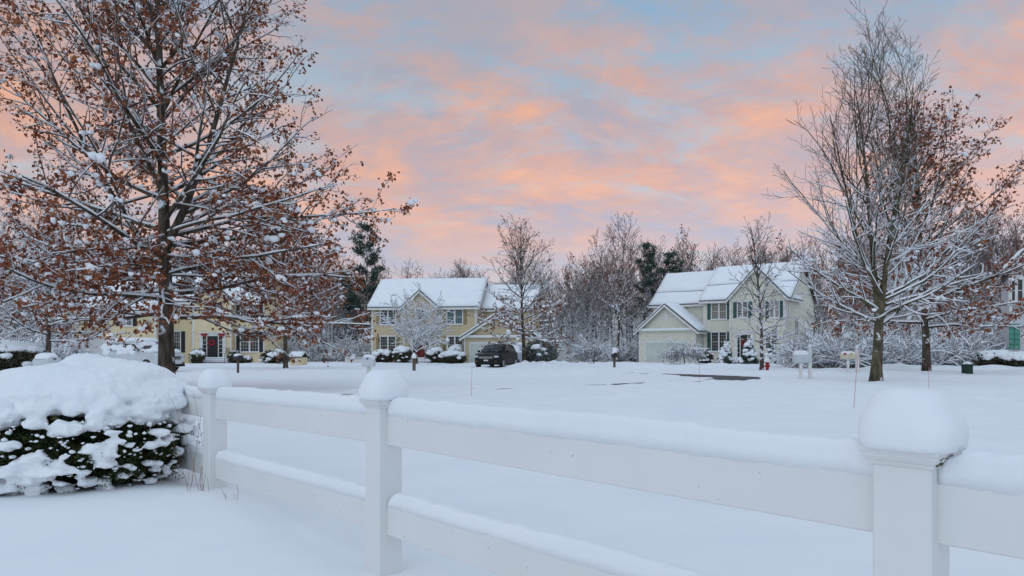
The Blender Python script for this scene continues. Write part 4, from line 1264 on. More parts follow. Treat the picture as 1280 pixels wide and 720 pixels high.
# ---- yellow house behind the oak
def yellow_house():
    H = House('yellow two-storey house with black shutters, mostly hidden behind the big oak', gx(196, 70), 70, -4)
    U = H.u; uR = U(330); D = 9.0
    ze = H.z(375, 0); zr = H.z(337, U(240), D / 2)
    wall_block(H, 'yellow_siding', 0, uR, 0, D, ze, ('u', D / 2, zr - 0.12))
    gable_roof(H, 'u', 0, uR, 0, D, ze, zr, D / 2, snow=0.25)
    g0, g1 = U(241, -0.8), U(289, -0.8); ga = (g0 + g1) / 2
    wall_block(H, 'yellow_siding', g0, g1, -0.8, 0.3, ze - 0.02, ('v', ga, ze + 1.9))
    gable_roof(H, 'v', g0, g1, -0.8, D / 2 - 0.6, ze - 0.02, ze + 2.05, ga, snow=0.2, oh=0.3)
    def win(x0, x1, y0, y1, v=0.0, **k):
        u0, u1 = U(x0, v), U(x1, v); c = (u0 + u1) / 2
        window(H, u0 + 0.1, u1 - 0.1, H.z(y1, c, v) + 0.06, H.z(y0, c, v) - 0.12, v, **k)
    win(255.5, 279, 377, 398, -0.8)
    win(300, 324, 413, 440.5, shutters='shutter_black'); win(300, 324, 378, 399, shutters='shutter_black')
    win(208, 226.5, 413, 441, shutters='shutter_black'); win(208, 226.5, 378, 399, shutters='shutter_black')
    zt = 0.5
    entry(H, U(259.3, -0.8), U(272.8, -0.8), zt, zt + 2.08, -0.8, 'door_black', 0.42)
    steps(H, U(254, -0.8), U(288, -0.8), -0.8, 0.45, 3, True)
    wreath_on('red wreath hanging on the black front door of the yellow house', H, U(265, -0.8), -0.8, zt + 1.45, 0.3)
    for q, (x, lab) in enumerate(((256, 'red bow at the left corner above the black door'), (277.5, 'red bow at the right corner above the black door'))):
        u = U(x, -0.8); t = thing('ribbon_bow', lab, 'bow')
        t.matrix_world = Matrix.Translation((H.ox, H.oy, 0)) @ Matrix.Rotation(-H.psi, 4, 'Z') @ Matrix.Translation((u, -0.99, zt + 2.2))
        m = MB(); m.blob((0.17, 0, 0.04), (0.2, 0.06, 0.12), q, 1, 0.2); m.blob((-0.17, 0, 0.04), (0.2, 0.06, 0.12), q + 3, 1, 0.2); m.build('loop', M['bow'], t)
        m = MB(); m.tube([(-0.02, 0, 0), (-0.16, 0.02, -0.26)], 0.035, 5); m.tube([(0.02, 0, 0), (0.14, 0.02, -0.26)], 0.035, 5); m.build('ribbon_tail', M['bow'], t)
    downspout(H, g1 + 0.2, 0, ze - 0.1); downspout(H, 0.2, 0, ze - 0.1)
    # garage wing to the left, turned a little lower
    v0 = -2.0; a0, a1 = U(88, v0), U(195, v0); zw = H.z(386, a0, v0)
    wall_block(H, 'yellow_siding', a0, a1, v0, v0 + 8, zw, ('u', v0 + 4, zw + 2.7))
    gable_roof(H, 'u', a0, a1, v0, v0 + 8, zw, zw + 2.82, v0 + 4, snow=0.25)
    for x0, x1 in ((92, 118), (122, 148), (152, 180)):
        garage_door(H, U(x0, v0), U(x1, v0), 0.02, H.z(424, a0, v0), v0, 'gdoor_white')
    for x0, x1 in ((110, 126), (150, 166)):
        win(x0, x1, 393, 408, v0, shutters='shutter_black')
    u = U(134.5, v0)
    m = MB(); m.box(u - 0.07, u + 0.07, v0 - 0.22, v0 - 0.08, 2.45, 2.5); m.box(u - 0.06, u + 0.06, v0 - 0.21, v0 - 0.09, 2.83, 2.86); m.box(u - 0.02, u + 0.02, v0 - 0.08, v0 - 0.052, 2.4, 2.9)
    ln = m.build('wall_lamp', M['black_metal'], H.root)
    m = MB(); m.blob((u, v0 - 0.15, 2.66), (0.07, 0.06, 0.14), 0, 1, 0); m.build('lit_bulb', M['lit'], ln, smooth=True)
    return H
YEL = yellow_house()

# ---- grey house at the right edge
def grey_house():
    H = House('pale grey house with small mauve front gable and teal door, at the right edge', gx(1262, 47), 47, 31)
    U = H.u; ze = H.z(333, 0); v = 0
    u1 = U(1312); ap = U(1283); zr = H.z(313, ap)
    wall_block(H, 'grey_siding', 0, u1, 0, 8, ze - 0.7)
    wall_block(H, 'mauve_shingle', 0.001, u1 - 0.001, 0.004, 7.9, ze, ('v', ap, zr - 0.1), z0=ze - 0.699, corners=False, name='gable_wall')
    gable_roof(H, 'v', 0, u1, 0, 8, ze, zr, ap, snow=0.22, oh=0.35)
    m = MB(); m.box(-0.02, u1, -0.06, -0.002, ze - 0.85, ze - 0.6); m.build('frieze', M['trim'], H.root)
    window(H, U(1263), U(1278), H.z(377, 0), H.z(350, 0), 0, double=True, muntin=False, pane='glass_dark')
    m = MB(); m.box(U(1261), U(1275), -0.05, -0.002, H.z(437, 0), H.z(405, 0)); d = m.build('door', M['teal'], H.root)
    m = MB()
    for k in range(1, 5): m.box(U(1261), U(1275), -0.056, -0.051, H.z(405 + 6.4 * k, 0) - 0.02, H.z(405 + 6.4 * k, 0) + 0.02)
    m.box(U(1268) - 0.02, U(1268) + 0.02, -0.058, -0.0565, H.z(437, 0), H.z(405, 0)); m.build('door_panel', M['shutter_green'], d)
grey_house()

# ------------------------------------------------------------------ shrubs
def shrub(kind, label, px, Y, rx, ry, h, seed, snow=0.6, mat='shrub', n=None, size=0.16, loc=None, group=None):
    R = np.random.RandomState(seed)
    X = gx(px, Y); z = gz(X, Y) if loc is None else loc
    root = thing(kind, label, 'shrub', (X, Y, z), 0, group)
    n = n or int(600 * rx * h)
    u = R.normal(0, 1, (n, 3)); u /= np.linalg.norm(u, axis=1, keepdims=True); u *= R.uniform(0.45, 1.0, (n, 1)) ** 0.5
    C = u * np.array([rx, ry, h * 0.55]) + np.array([0, 0, h * 0.48]); C = C[C[:, 2] > 0.02]
    v, f = leaf_cloud(R, C, 4, size, size * 0.5, 0.1); raw_mesh('foliage', v, f, M[mat], root)
    st = [grow(R, (R.normal(0, 0.05), R.normal(0, 0.05), -0.1), (R.normal(0, 0.5), R.normal(0, 0.5), 1), h * 0.85, 0.03, 0.01, 4, 0.12, 0) for _ in range(7)]
    v, f = batch_tubes(st, 4); raw_mesh('stem', v, f, M['twig'], root, True)
    mb = MB(); k = int(10 + 34 * snow)
    for i in range(k):
        a = R.uniform(0, 2 * PI); q = R.uniform(0, 1) ** 0.6
        zz = h * (0.5 + 0.52 * math.sqrt(max(0, 1 - q * q))) if R.rand() < snow else h * R.uniform(0.15, 0.8)
        if zz < h * 0.5: q = 1.0
        s = R.uniform(0.16, 0.34) * min(1.3, rx) * (1 if zz > h * 0.7 else 0.6)
        mb.blob((math.cos(a) * rx * q * 0.92, math.sin(a) * ry * q * 0.92, zz), (s * 1.3, s * 1.2, s * 0.7), seed + i, 2, 0.4)
    if snow > 0.45: mb.blob((0, 0, h * 0.86), (rx * 0.86, ry * 0.86, h * 0.26), seed, 3, 0.25)
    mb.build('snow_cover', M['snow_roof'], root, smooth=True)
    return root
shrub('round_shrub', 'snow-capped shrub below the left front windows of the tan house', 479, 71.5, 1.0, 0.9, 1.15, 1, 0.8)
shrub('round_shrub', 'snowy shrub left of the red front door', 503, 71, 0.9, 0.8, 1.5, 2, 0.6)
shrub('round_shrub', 'snowy shrub right of the red front door', 543, 71, 0.95, 0.8, 1.4, 3, 0.6)
shrub('round_shrub', 'broad low snow-topped shrub between the lantern and the tan garage', 566, 69, 1.25, 1.0, 1.0, 4, 0.9)
shrub('round_shrub', 'taller snow-topped shrub against the right front windows of the tan house', 571, 71.5, 0.85, 0.8, 1.6, 5, 0.9)
shrub('large_shrub', 'large grey-green shrub with little snow at the right end of the tan garage', 675, 62, 1.45, 1.2, 1.9, 6, 0.10, n=2300, size=0.17, mat='shrub_grey')
shrub('round_shrub', 'boxy shrub left of the steps of the yellow house', 247, 67, 0.62, 0.6, 1.1, 7, 0.5)
shrub('round_shrub', 'dark shrub right of the steps of the yellow house', 293, 66.5, 0.55, 0.5, 1.05, 8, 0.35)
shrub('round_shrub', 'spreading shrub at the right corner of the yellow house', 342, 66, 1.1, 0.8, 1.1, 9, 0.3)
shrub('round_shrub', 'small snow-buried shrub below the black-shuttered window', 307, 67, 0.55, 0.5, 0.6, 10, 0.8)
shrub('round_shrub', 'small snowy shrub left of the green-shuttered lower window', 881, 67, 0.75, 0.6, 1.1, 11, 0.45)
shrub('large_shrub', 'brownish snow-dusted shrub under the right corner of the cream house', 992, 60, 1.2, 1.0, 1.5, 14, 0.3, n=1300, mat='shrub_grey')
shrub('large_shrub', 'broad snowy shrub right of the cream house corner', 1020, 58, 1.4, 1.0, 1.8, 15, 0.5)
shrub('round_shrub', 'dark low shrub under a thick snow cap beside the grey house', 1243, 45, 1.1, 0.9, 0.8, 16, 0.9)
shrub('round_shrub', 'snowy shrub in front of the teal door', 1272, 44, 0.9, 0.8, 0.7, 17, 0.9)
shrub('large_shrub', 'snow-mounded evergreen at the left edge of the far lawn', 12, 42, 2.2, 1.5, 1.5, 18, 0.6, n=2000)

def cone_shrub(label, px, Y, r, h, seed):
    R = np.random.RandomState(seed); X = gx(px, Y)
    root = thing('small_conifer', label, 'conifer', (X, Y, gz(X, Y)), 0)
    n = 900; t = R.uniform(0, 1, n) ** 1.3; a = R.uniform(0, 2 * PI, n); q = R.uniform(0.6, 1, n) * r * (1 - t) ** 0.8
    C = np.stack([np.cos(a) * q, np.sin(a) * q, t * h], 1)
    v, f = leaf_cloud(R, C, 3, 0.17, 0.06, 0.1); raw_mesh('foliage', v, f, M['needle_pine'], root)
    m = MB(); m.cyl(0, 0, -0.2, h * 0.9, 0.06, 0.01, 6); m.build('trunk', M['twig'], root)
    mb = MB()
    for i in range(60):
        t = R.uniform(0.1, 0.95); a = R.uniform(0, 2 * PI); q = r * (1 - t) ** 0.8 * R.uniform(0.7, 1.02)
        s = R.uniform(0.10, 0.2); mb.blob((math.cos(a) * q, math.sin(a) * q, t * h), (s * 1.3, s * 1.3, s * 0.85), i + seed, 2, 0.4)
    mb.blob((0, 0, h * 0.94), (0.16, 0.16, 0.22), seed, 2, 0.3)
    mb.build('snow_cover', M['snow_roof'], root, smooth=True)
cone_shrub('cone-shaped conifer plastered with snow below the green-shuttered lower window', 907, 62.5, 0.75, 2.05, 21)
cone_shrub('cone-shaped conifer plastered with snow right of the steps of the cream house', 936, 60, 0.85, 2.0, 22)
cone_shrub('narrow snowy conifer at the right front of the cream house near the hydrant', 965, 58.5, 0.6, 1.5, 23)
# weeping shrub in front of the cream garage
weep = dict(H=2.0, r=0.06, r_top=0.03, trunk_h=1.0, base_z=0.5, n1=40, tp=0.9, R=1.6, Lmax=2.2, limb_r=0.03, rmin=0.011, flare=0.1,
    env=lerp([(0.2, 1.5), (0.5, 1.7), (1.0, 0.8)]), ang=lerp([(0.1, 1.3), (0.4, 0.9), (1, 0.6)]), up1=lerp([(0, -0.9), (1, -0.9)]),
    dens=(6, 6), ratio=(0.5, 0.5), cap=(0.8, 0.4), w1=0.1, w2=0.15, up2=-0.7, flatness=0.2, hmax=0.08)
make_tree('weeping_shrub', 'low weeping shrub coated in snow in front of the cream garage door', 'shrub', (gx(856, 63), 63, 0), weep, 81, barkm='bark_far', twigm='twig_grey', snow=(0.05, 0.022), keep=1.0)
ws2 = dict(weep); ws2.update(H=1.7)
make_tree('weeping_shrub', 'low bare shrub coated in snow beside the woodland, left of the black mailbox', 'shrub', (gx(742, 62), 62, 0), ws2, 82, barkm='bark_far', twigm='twig_grey', snow=(0.05, 0.022), keep=1.0)

# ------------------------------------------------------------------ the round bush in front
def big_bush(label, cx, cy, rx, ry, h, seed, domes, sidek, sprig=None, ntuft=5600, vox=0.022):
    R = np.random.RandomState(seed); z0 = gz(cx, cy) - 0.02
    root = thing('evergreen_bush', label, 'bush', (cx, cy, z0), 0)
    # stems
    st = [grow(R, (R.normal(0, 0.1), R.normal(0, 0.1), -0.1), (R.normal(0, 0.7), R.normal(0, 0.6), 0.9), h * R.uniform(0.7, 1.0), 0.02, 0.006, 5, 0.12, 0) for _ in range(34)]
    v, f = batch_tubes(st, 5); raw_mesh('stem', v, f, M['bark'], root, True)
    # needle sprays
    n = ntuft
    u = R.normal(0, 1, (n, 3)); u /= np.linalg.norm(u, axis=1, keepdims=True); u *= R.uniform(0.62, 1.0, (n, 1)) ** 0.6
    C = u * np.array([rx, ry, h * 0.60]) + np.array([0, 0, h * 0.44]); C = C[C[:, 2] > -0.02]; u = u[:len(C)]
    wob = np.array([1 + 0.12 * mnoise.noise(Vector(tuple(p * 3.0 + seed))) for p in C])[:, None]
    C = C * np.array([1, 1, 1]) * wob
    C = C[C[:, 2] < h * 0.74]; C[:, :2] *= np.interp(C[:, 2], [h * 0.42, h * 0.72], [1.0, 0.72])[:, None]
    if sprig: C = np.concatenate([C, np.array(sprig)[None, :3] + R.normal(0, 1, (45, 3)) * np.array([0.035, 0.04, 0.025])])
    # each spray: a little stem with leaning needles on both sides
    K = len(C); d = C - np.array([0, 0, h * 0.3]); d /= np.linalg.norm(d, axis=1, keepdims=True)
    d = d + R.normal(0, 0.45, (K, 3)); d[:, 2] -= 0.15; d /= np.linalg.norm(d, axis=1, keepdims=True)
    s = np.cross(d, R.normal(0, 1, (K, 3))); s /= np.linalg.norm(s, axis=1, keepdims=True)
    V, off = [], 0
    nn = 9; Lg = R.uniform(0.07, 0.15, (K, 1))
    for q in range(nn):
        t = q / nn; sg = 1 if q % 2 else -1
        b = C + d * Lg * t; nd = d * 0.6 + s * sg * 0.8 + R.normal(0, 0.15, (K, 3)); nd /= np.linalg.norm(nd, axis=1, keepdims=True)
        L = 0.042 * (1.1 - 0.5 * t); wv = np.cross(nd, np.cross(d, s)); wv /= np.linalg.norm(wv, axis=1, keepdims=True) + 1e-9
        V.append(np.stack([b, b + nd * L * 0.5 + wv * 0.0045, b + nd * L, b + nd * L * 0.5 - wv * 0.0045], 1))
    V = np.concatenate(V).reshape(-1, 3); Fc = np.arange(len(V)).reshape(-1, 4)
    raw_mesh('foliage', V, Fc, M['needle'], root)
    # dark twiggy core so the inside reads as shade-filled wood and needles, not as a hole
    n2 = 2600
    u2 = R.normal(0, 1, (n2, 3)); u2 /= np.linalg.norm(u2, axis=1, keepdims=True); u2 *= R.uniform(0.2, 0.8, (n2, 1))
    C2 = u2 * np.array([rx, ry, h * 0.58]) + np.array([0, 0, h * 0.44]); C2 = C2[C2[:, 2] > 0]
    v, f = leaf_cloud(R, C2, 4, 0.10, 0.04, 0.0); raw_mesh('inner_foliage', v, f, M['needle'], root)
    # snow: union of many lumps remeshed into one blanket
    mb = MB()
    for (x, y, z, a, b, c, am) in domes: mb.blob((x, y, z), (a, b, c), x * 7 + seed, 4, am, 0.5)
    # scalloped edge hanging over the foliage
    for i in range(sidek):
        a = R.uniform(0, 2 * PI); q = R.uniform(0.86, 1.04)
        zt = h * R.uniform(0.56, 0.82)
        e = math.sqrt(max(0.05, 1 - ((zt - h * 0.44) / (h * 0.60)) ** 2))
        s_ = R.uniform(0.04, 0.10) * (0.6 + 0.6 * zt / h)
        mb.blob((math.cos(a) * rx * q * e, math.sin(a) * ry * q * e, zt), (s_ * 1.3, s_ * 1.3, s_ * R.uniform(0.7, 1.2)), i, 2, 0.5)
    for i in range(int(sidek * 2.0)):      # loose lumps caught lower down
        a = R.uniform(0, 2 * PI); zt = h * R.uniform(0.04, 0.5); e = math.sqrt(max(0.05, 1 - ((zt - h * 0.44) / (h * 0.60)) ** 2))
        s_ = R.uniform(0.013, 0.04)
        for j in range(R.randint(1, 4)):
            aa = a + R.normal(0, 0.05)
            mb.blob((math.cos(aa) * rx * e * 1.06, math.sin(aa) * ry * e * 1.06, zt + R.normal(0, 0.03)), (s_ * R.uniform(1.0, 2.3), s_ * R.uniform(1.0, 2.0), s_ * R.uniform(0.45, 0.8)), i + j, 2, 0.5)
    o = mb.build('snow_cover', M['snow'], root, smooth=True)
    md = o.modifiers.new('r', 'REMESH'); md.mode = 'VOXEL'; md.voxel_size = vox; md.use_smooth_shade = True
    sm = o.modifiers.new('s', 'SMOOTH'); sm.factor = 0.5; sm.iterations = 2
    tx = bpy.data.textures.new('lumps', 'CLOUDS'); tx.noise_scale = 0.06; tx.noise_depth = 3
    dp = o.modifiers.new('d', 'DISPLACE'); dp.texture = tx; dp.strength = 0.03; dp.mid_level = 0.5
    bake(o)
    # small flecks caught on single sprays, merged into the same cover
    nF = 900; a = R.uniform(0, 2 * PI, nF); zt = h * R.uniform(0.03, 0.66, nF); e = np.sqrt(np.maximum(0.05, 1 - ((zt - h * 0.44) / (h * 0.60)) ** 2)) * R.uniform(0.97, 1.10, nF)
    cc = np.stack([np.cos(a) * rx * e, np.sin(a) * ry * e, zt], 1)
    v, f = blob_cloud(R, cc, R.uniform(0.005, 0.019, nF) * R.uniform(0.7, 1.3, nF), 0.6, 1, 0.35)
    import bmesh
    fo = raw_mesh('fleck', v, f, M['snow']); bm = bmesh.new(); bm.from_mesh(o.data); bm.from_mesh(fo.data); bm.to_mesh(o.data); bm.free()
    fm = fo.data; bpy.data.objects.remove(fo); bpy.data.meshes.remove(fm)
    o.data.shade_smooth()
    return root
big_bush('round evergreen bush under a thick snow blanket, its dark needled flank beside the fence', -3.30, 5.50, 0.75, 0.72, 0.82, 5,
    [(0.0, 0.02, 0.68, 0.70, 0.64, 0.26, 0.3), (0.04, 0.1, 0.77, 0.40, 0.42, 0.22, 0.3), (-0.40, -0.15, 0.64, 0.40, 0.40, 0.19, 0.35), (0.43, 0.06, 0.62, 0.36, 0.44, 0.18, 0.35),
     (-0.1, -0.50, 0.62, 0.32, 0.16, 0.14, 0.6), (0.30, -0.40, 0.62, 0.24, 0.2, 0.16, 0.5), (-0.58, -0.34, 0.48, 0.18, 0.16, 0.17, 0.5),
     (-0.70, -0.30, 0.36, 0.12, 0.12, 0.16, 0.6), (0.16, -0.70, 0.20, 0.20, 0.08, 0.08, 0.6), (0.50, -0.56, 0.30, 0.10, 0.07, 0.08, 0.6), (-0.22, -0.70, 0.09, 0.17, 0.09, 0.08, 0.6), (0.28, -0.62, 0.46, 0.11, 0.08, 0.07, 0.6)],
    80, vox=0.0125, sprig=None)
big_bush('second evergreen bush at the left edge, buried in snow, dark hollow showing', -4.78, 6.35, 0.80, 0.7, 0.78, 6,
    [(-0.1, 0.05, 0.66, 0.70, 0.58, 0.24, 0.25), (0.4, -0.1, 0.58, 0.38, 0.40, 0.2, 0.3), (-0.4, -0.3, 0.50, 0.44, 0.34, 0.2, 0.4), (0.3, -0.5, 0.30, 0.2, 0.16, 0.16, 0.4)],
    60, ntuft=3600, vox=0.028)

# ------------------------------------------------------------------ letter boxes
def mailbox(label, px, Y, ybase, yb, yt, w, L, rz, boxm, postm, snowh=0.12, post_top=None, postw=0.045, arm=True, post_dx=0.0, door=None, flag=False, newspaper=False, tall=False):
    X = gx(px, Y); zg = gz(X, Y)
    root = thing('mailbox', label, 'mailbox', (X, Y, zg), rz)
    zb = ZC - (yb - 440) / F * Y - zg; zt = ZC - (yt - 440) / F * Y - zg - snowh
    h = zt - zb
    m = MB(); m.bbox(post_dx - postw, post_dx + postw, -postw, postw, -0.3, post_top if post_top else zb - 0.022, 0.006); m.build('post', M[postm], root)
    if arm:
        m = MB(); m.box(-w * 0.45, w * 0.45, -L / 2, L / 2, zb - 0.02, zb - 0.001); m.build('arm', M[postm], root)
    # arched box: straight sides and a half-round top
    r = w / 2; sec = [(-r, zb), (r, zb)]
    for k in range(9):
        a = PI * k / 8; sec.append((r * math.cos(a), zb + h - min(r, h * 0.5) + min(r, h * 0.5) * math.sin(a)))
    m = MB(); m.poly(sec, 'v', -L / 2, L / 2); bx = m.build('box', M[boxm], root)
    m = MB(); m.poly([(x * 1.06, zb + (z - zb) * 1.03) for x, z in sec], 'v', -L / 2 - 0.02, -L / 2 - 0.001); d = m.build('door', M[door or boxm], root)
    m = MB(); m.box(-0.02, 0.02, -L / 2 - 0.04, -L / 2 - 0.021, zb + h * 0.72, zb + h * 0.84); m.build('latch', M['black_metal'], d)
    if flag:
        m = MB(); m.box(r + 0.002, r + 0.012, -L * 0.18, -L * 0.10, zb + h * 0.35, zb + h * 1.0); m.box(r + 0.002, r + 0.012, -L * 0.36, -L * 0.18, zb + h * 0.8, zb + h * 1.0); m.build('flag', M['red'], root)
    # snow hat
    hw = r * 1.0; rings = []
    for i in range(9):
        t = i / 8 * PI / 2; c = math.cos(t) ** 0.5 if i < 8 else 0.02; s_ = math.sin(t)
        ring = []
        for k in range(24):
            th = 2 * PI * k / 24; p = 3.2; cc, ss = math.cos(th), math.sin(th); q = (abs(cc) ** p + abs(ss) ** p) ** (-1 / p)
            ring.append((hw * 1.06 * c * q * cc, L * 0.52 * c * q * ss, zb + h * (0.78 if not tall else 0.62) + (snowh + h * 0.22) * s_ + 0.008 * mnoise.noise(Vector((cc * 2, ss * 2, i * .4 + px)))))
        rings.append(ring)
    m = MB(); m.rings(rings); m.build('snow_hat', M['snow_twig'], root, smooth=True)
    return root
mailbox('white snow-topped mailbox showing above the snowy bush', 58, 12.0, 470, 457.5, 441, 0.22, 0.42, rad(62), 'mail_white', 'trim', 0.07)
mailbox('black mailbox with snow on a thin brown post in front of the yellow house', 297.5, 35, 467, 449.5, 442, 0.34, 0.34, rad(60), 'mail_black', 'post_wood', 0.08, flag=False)
mailbox('white round-topped mailbox just behind the middle fence post', 461, 16.0, 499, 457.0, 441.5, 0.25, 0.42, rad(4), 'mail_white', 'trim', 0.08, tall=True)
mailbox('black mailbox piled high with snow on a wooden post before the woods', 768, 50, 459, 446.5, 434.5, 0.30, 0.45, rad(10), 'mail_black', 'post_wood', 0.36, postw=0.07)
mailbox('white mailbox with a red mark beside a tall white post, nearer the slender tree', 1001, 27.8, 475, 452.5, 438, 0.24, 0.58, rad(84), 'mail_white', 'trim', 0.10, postw=0.05, arm=True, flag=True)
cm = mailbox('cream mailbox with red and yellow marks beside a white post near the tall bare tree', 1060, 35, 467, 448.5, 439, 0.24, 0.66, rad(84), 'mail_cream', 'trim', 0.08, postw=0.05, flag=True)
def tall_post(label, px, Y, ytop, hw=0.055):
    X = gx(px, Y); zg = gz(X, Y); t = thing('sign_post', label, 'post', (X, Y, zg))
    z1 = ZC - (ytop - 440) / F * Y - zg
    m = MB(); m.bbox(-hw, hw, -hw, hw, -0.3, z1 - 0.05, 0.006); m.build('shaft', M['trim'], t)
    m = MB(); m.rings([[(-a, -a, z), (a, -a, z), (a, a, z), (-a, a, z)] for a, z in ((hw * 1.3, z1 - 0.049), (hw * 1.3, z1 - 0.02), (0.01, z1 + 0.02))]); m.build('cap', M['trim'], t)
    m = MB(); m.blob((0, 0, z1 + 0.03), (hw * 1.3, hw * 1.3, 0.06), 1, 2, 0.2); m.build('snow_cap', M['snow_twig'], t, smooth=True)
tall_post('tall white post at the right end of the white mailbox', 1012.5, 27.8, 433)
tall_post('white post at the right end of the cream mailbox', 1071.5, 35, 434, 0.07)
# a red and a yellow mark on the side of the cream box
for (y0_, y1_, mt_) in ((0.12, 0.24, 'red'), (-0.18, -0.02, 'yellow')):
    m = MB(); m.box(0.1215, 0.126, y0_, y1_, 0.86, 0.95); m.build('mark', M[mt_], cm)
    m = MB(); m.box(-0.126, -0.1215, y0_, y1_, 0.86, 0.95); m.build('mark', M[mt_], cm)
def wood_post():
    Y = 41; X = gx(517.6, Y); t = thing('wooden_post', 'short dark wooden post capped with snow on the lawn of the tan house', 'post', (X, Y, gz(X, Y)))
    m = MB(); m.bbox(-0.085, 0.085, -0.085, 0.085, -0.3, 0.72, 0.01); m.build('shaft', M['post_wood'], t)
    m = MB(); m.lathe(0, 0, [(0.12, 0.7), (0.14, 0.74), (0.13, 0.86), (0.05, 0.98), (0.01, 1.03)], 12); m.build('snow_cap', M['snow_twig'], t, smooth=True)
wood_post()

def hydrant():
    Y = 42.6; X = gx(959, Y); t = thing('fire_hydrant', 'small red fire hydrant with snow on top beside the slender bare tree', 'fire hydrant', (X, Y, gz(X, Y) - 0.05))
    m = MB(); m.lathe(0, 0, [(0.14, -0.1), (0.14, 0.05), (0.095, 0.07), (0.09, 0.42), (0.13, 0.44), (0.13, 0.47)], 14); m.build('barrel', M['red'], t, smooth=False)
    m = MB(); m.lathe(0, 0, [(0.115, 0.47), (0.10, 0.55), (0.06, 0.61), (0.02, 0.63)], 14); m.build('bonnet', M['red'], t, smooth=True)
    for s in (-1, 1):
        m = MB(); m.tube([(0.08 * s, 0, 0.33), (0.17 * s, 0, 0.33)], 0.05, 10); m.build('side_nozzle', M['red'], t)
    m = MB(); m.tube([(0, -0.08, 0.27), (0, -0.17, 0.27)], 0.065, 12); m.build('front_nozzle', M['red'], t)
    m = MB(); m.lathe(0, 0, [(0.12, 0.56), (0.15, 0.62), (0.14, 0.74), (0.07, 0.84), (0.01, 0.87)], 14); m.build('snow_cap', M['snow_twig'], t, smooth=True)
hydrant()
def utility_box():
    Y = 35.5; X = gx(1209, Y); t = thing('utility_box', 'dark green utility box with a snow cap by the right-hand lawn', 'utility box', (X, Y, gz(X, Y) - 0.04), rad(8))
    m = MB(); m.bbox(-0.18, 0.18, -0.18, 0.18, -0.1, 0.46, 0.015); b = m.build('cabinet', M['util_green'], t)
    m = MB(); m.bbox(-0.15, 0.15, -0.19, -0.1805, 0.04, 0.42, 0.002); m.build('door', M['util_green'], t)
    m = MB(); m.bbox(-0.2, 0.2, -0.2, 0.2, 0.461, 0.485, 0.006); m.build('lid', M['util_green'], t)
    m = MB(); m.lathe(0, 0, [(0.2, 0.486), (0.2, 0.53), (0.13, 0.60), (0.02, 0.63)], 16); m.build('snow_cap', M['snow_twig'], t, smooth=True)
utility_box()

def stick(label, px, Y, ytop, lean):
    X = gx(px, Y); zg = gz(X, Y); z1 = ZC - (ytop - 440) / F * Y - zg
    t = thing('driveway_marker', label, 'marker rod', (X, Y, zg), 0, 'thin red driveway markers')
    m = MB(); m.tube([(0, 0, -0.2), (lean * z1 * 0.5, 0, z1 * 0.5), (lean * z1, 0, z1)], 0.0045, 6); m.build('rod', M['stick'], t, smooth=True)
    m = MB(); m.tube([(lean * z1, 0, z1 + 0.001), (lean * z1, 0, z1 + 0.02)], 0.008, 6); m.build('tip', M['red'], t)
stick('thin red rod in the snow in front of the tan garage', 589, 17.2, 459, 0.03)
stick('thin red rod leaning right, below the cream mailbox', 1066.5, 13.4, 437, 0.09)
stick('thin red rod in the snow before the leafy oak, right of the tall bare tree', 1161, 20.5, 459, 0.0)
stick('faint thin rod standing in the bare asphalt patch', 874.5, 24.0, 456, 0.0)

def stalks(label, px, Y, n, seed, spread=0.18, h=0.22):
    R = np.random.RandomState(seed); X = gx(px, Y)
    t = thing('dry_grass_tuft', label, 'dry stalks', (X, Y, gz(X, Y)))
    for i in range(n):
        b = grow(R, (R.normal(0, spread), R.normal(0, spread * 0.5), -0.05), (R.normal(0, 0.15), 0, 1), h * R.uniform(0.5, 1.3), 0.0018, 0.001, 6, 0.05, 0)
        v, f = batch_tubes([b], 4); raw_mesh('stalk', v, f, M['stalk'], t, True)
stalks('few dry reddish grass stalks poking from snow at the foot of the far fence post', 247, 5.0, 9, 1, 0.06, 0.18)
stalks('single dry stalks in the snow just right of the far fence post', 288, 4.75, 4, 2, 0.03, 0.16)
stalks('dry stalks beside the dark flank of the bush against the fence rail', 243, 5.3, 4, 3, 0.04, 0.62)

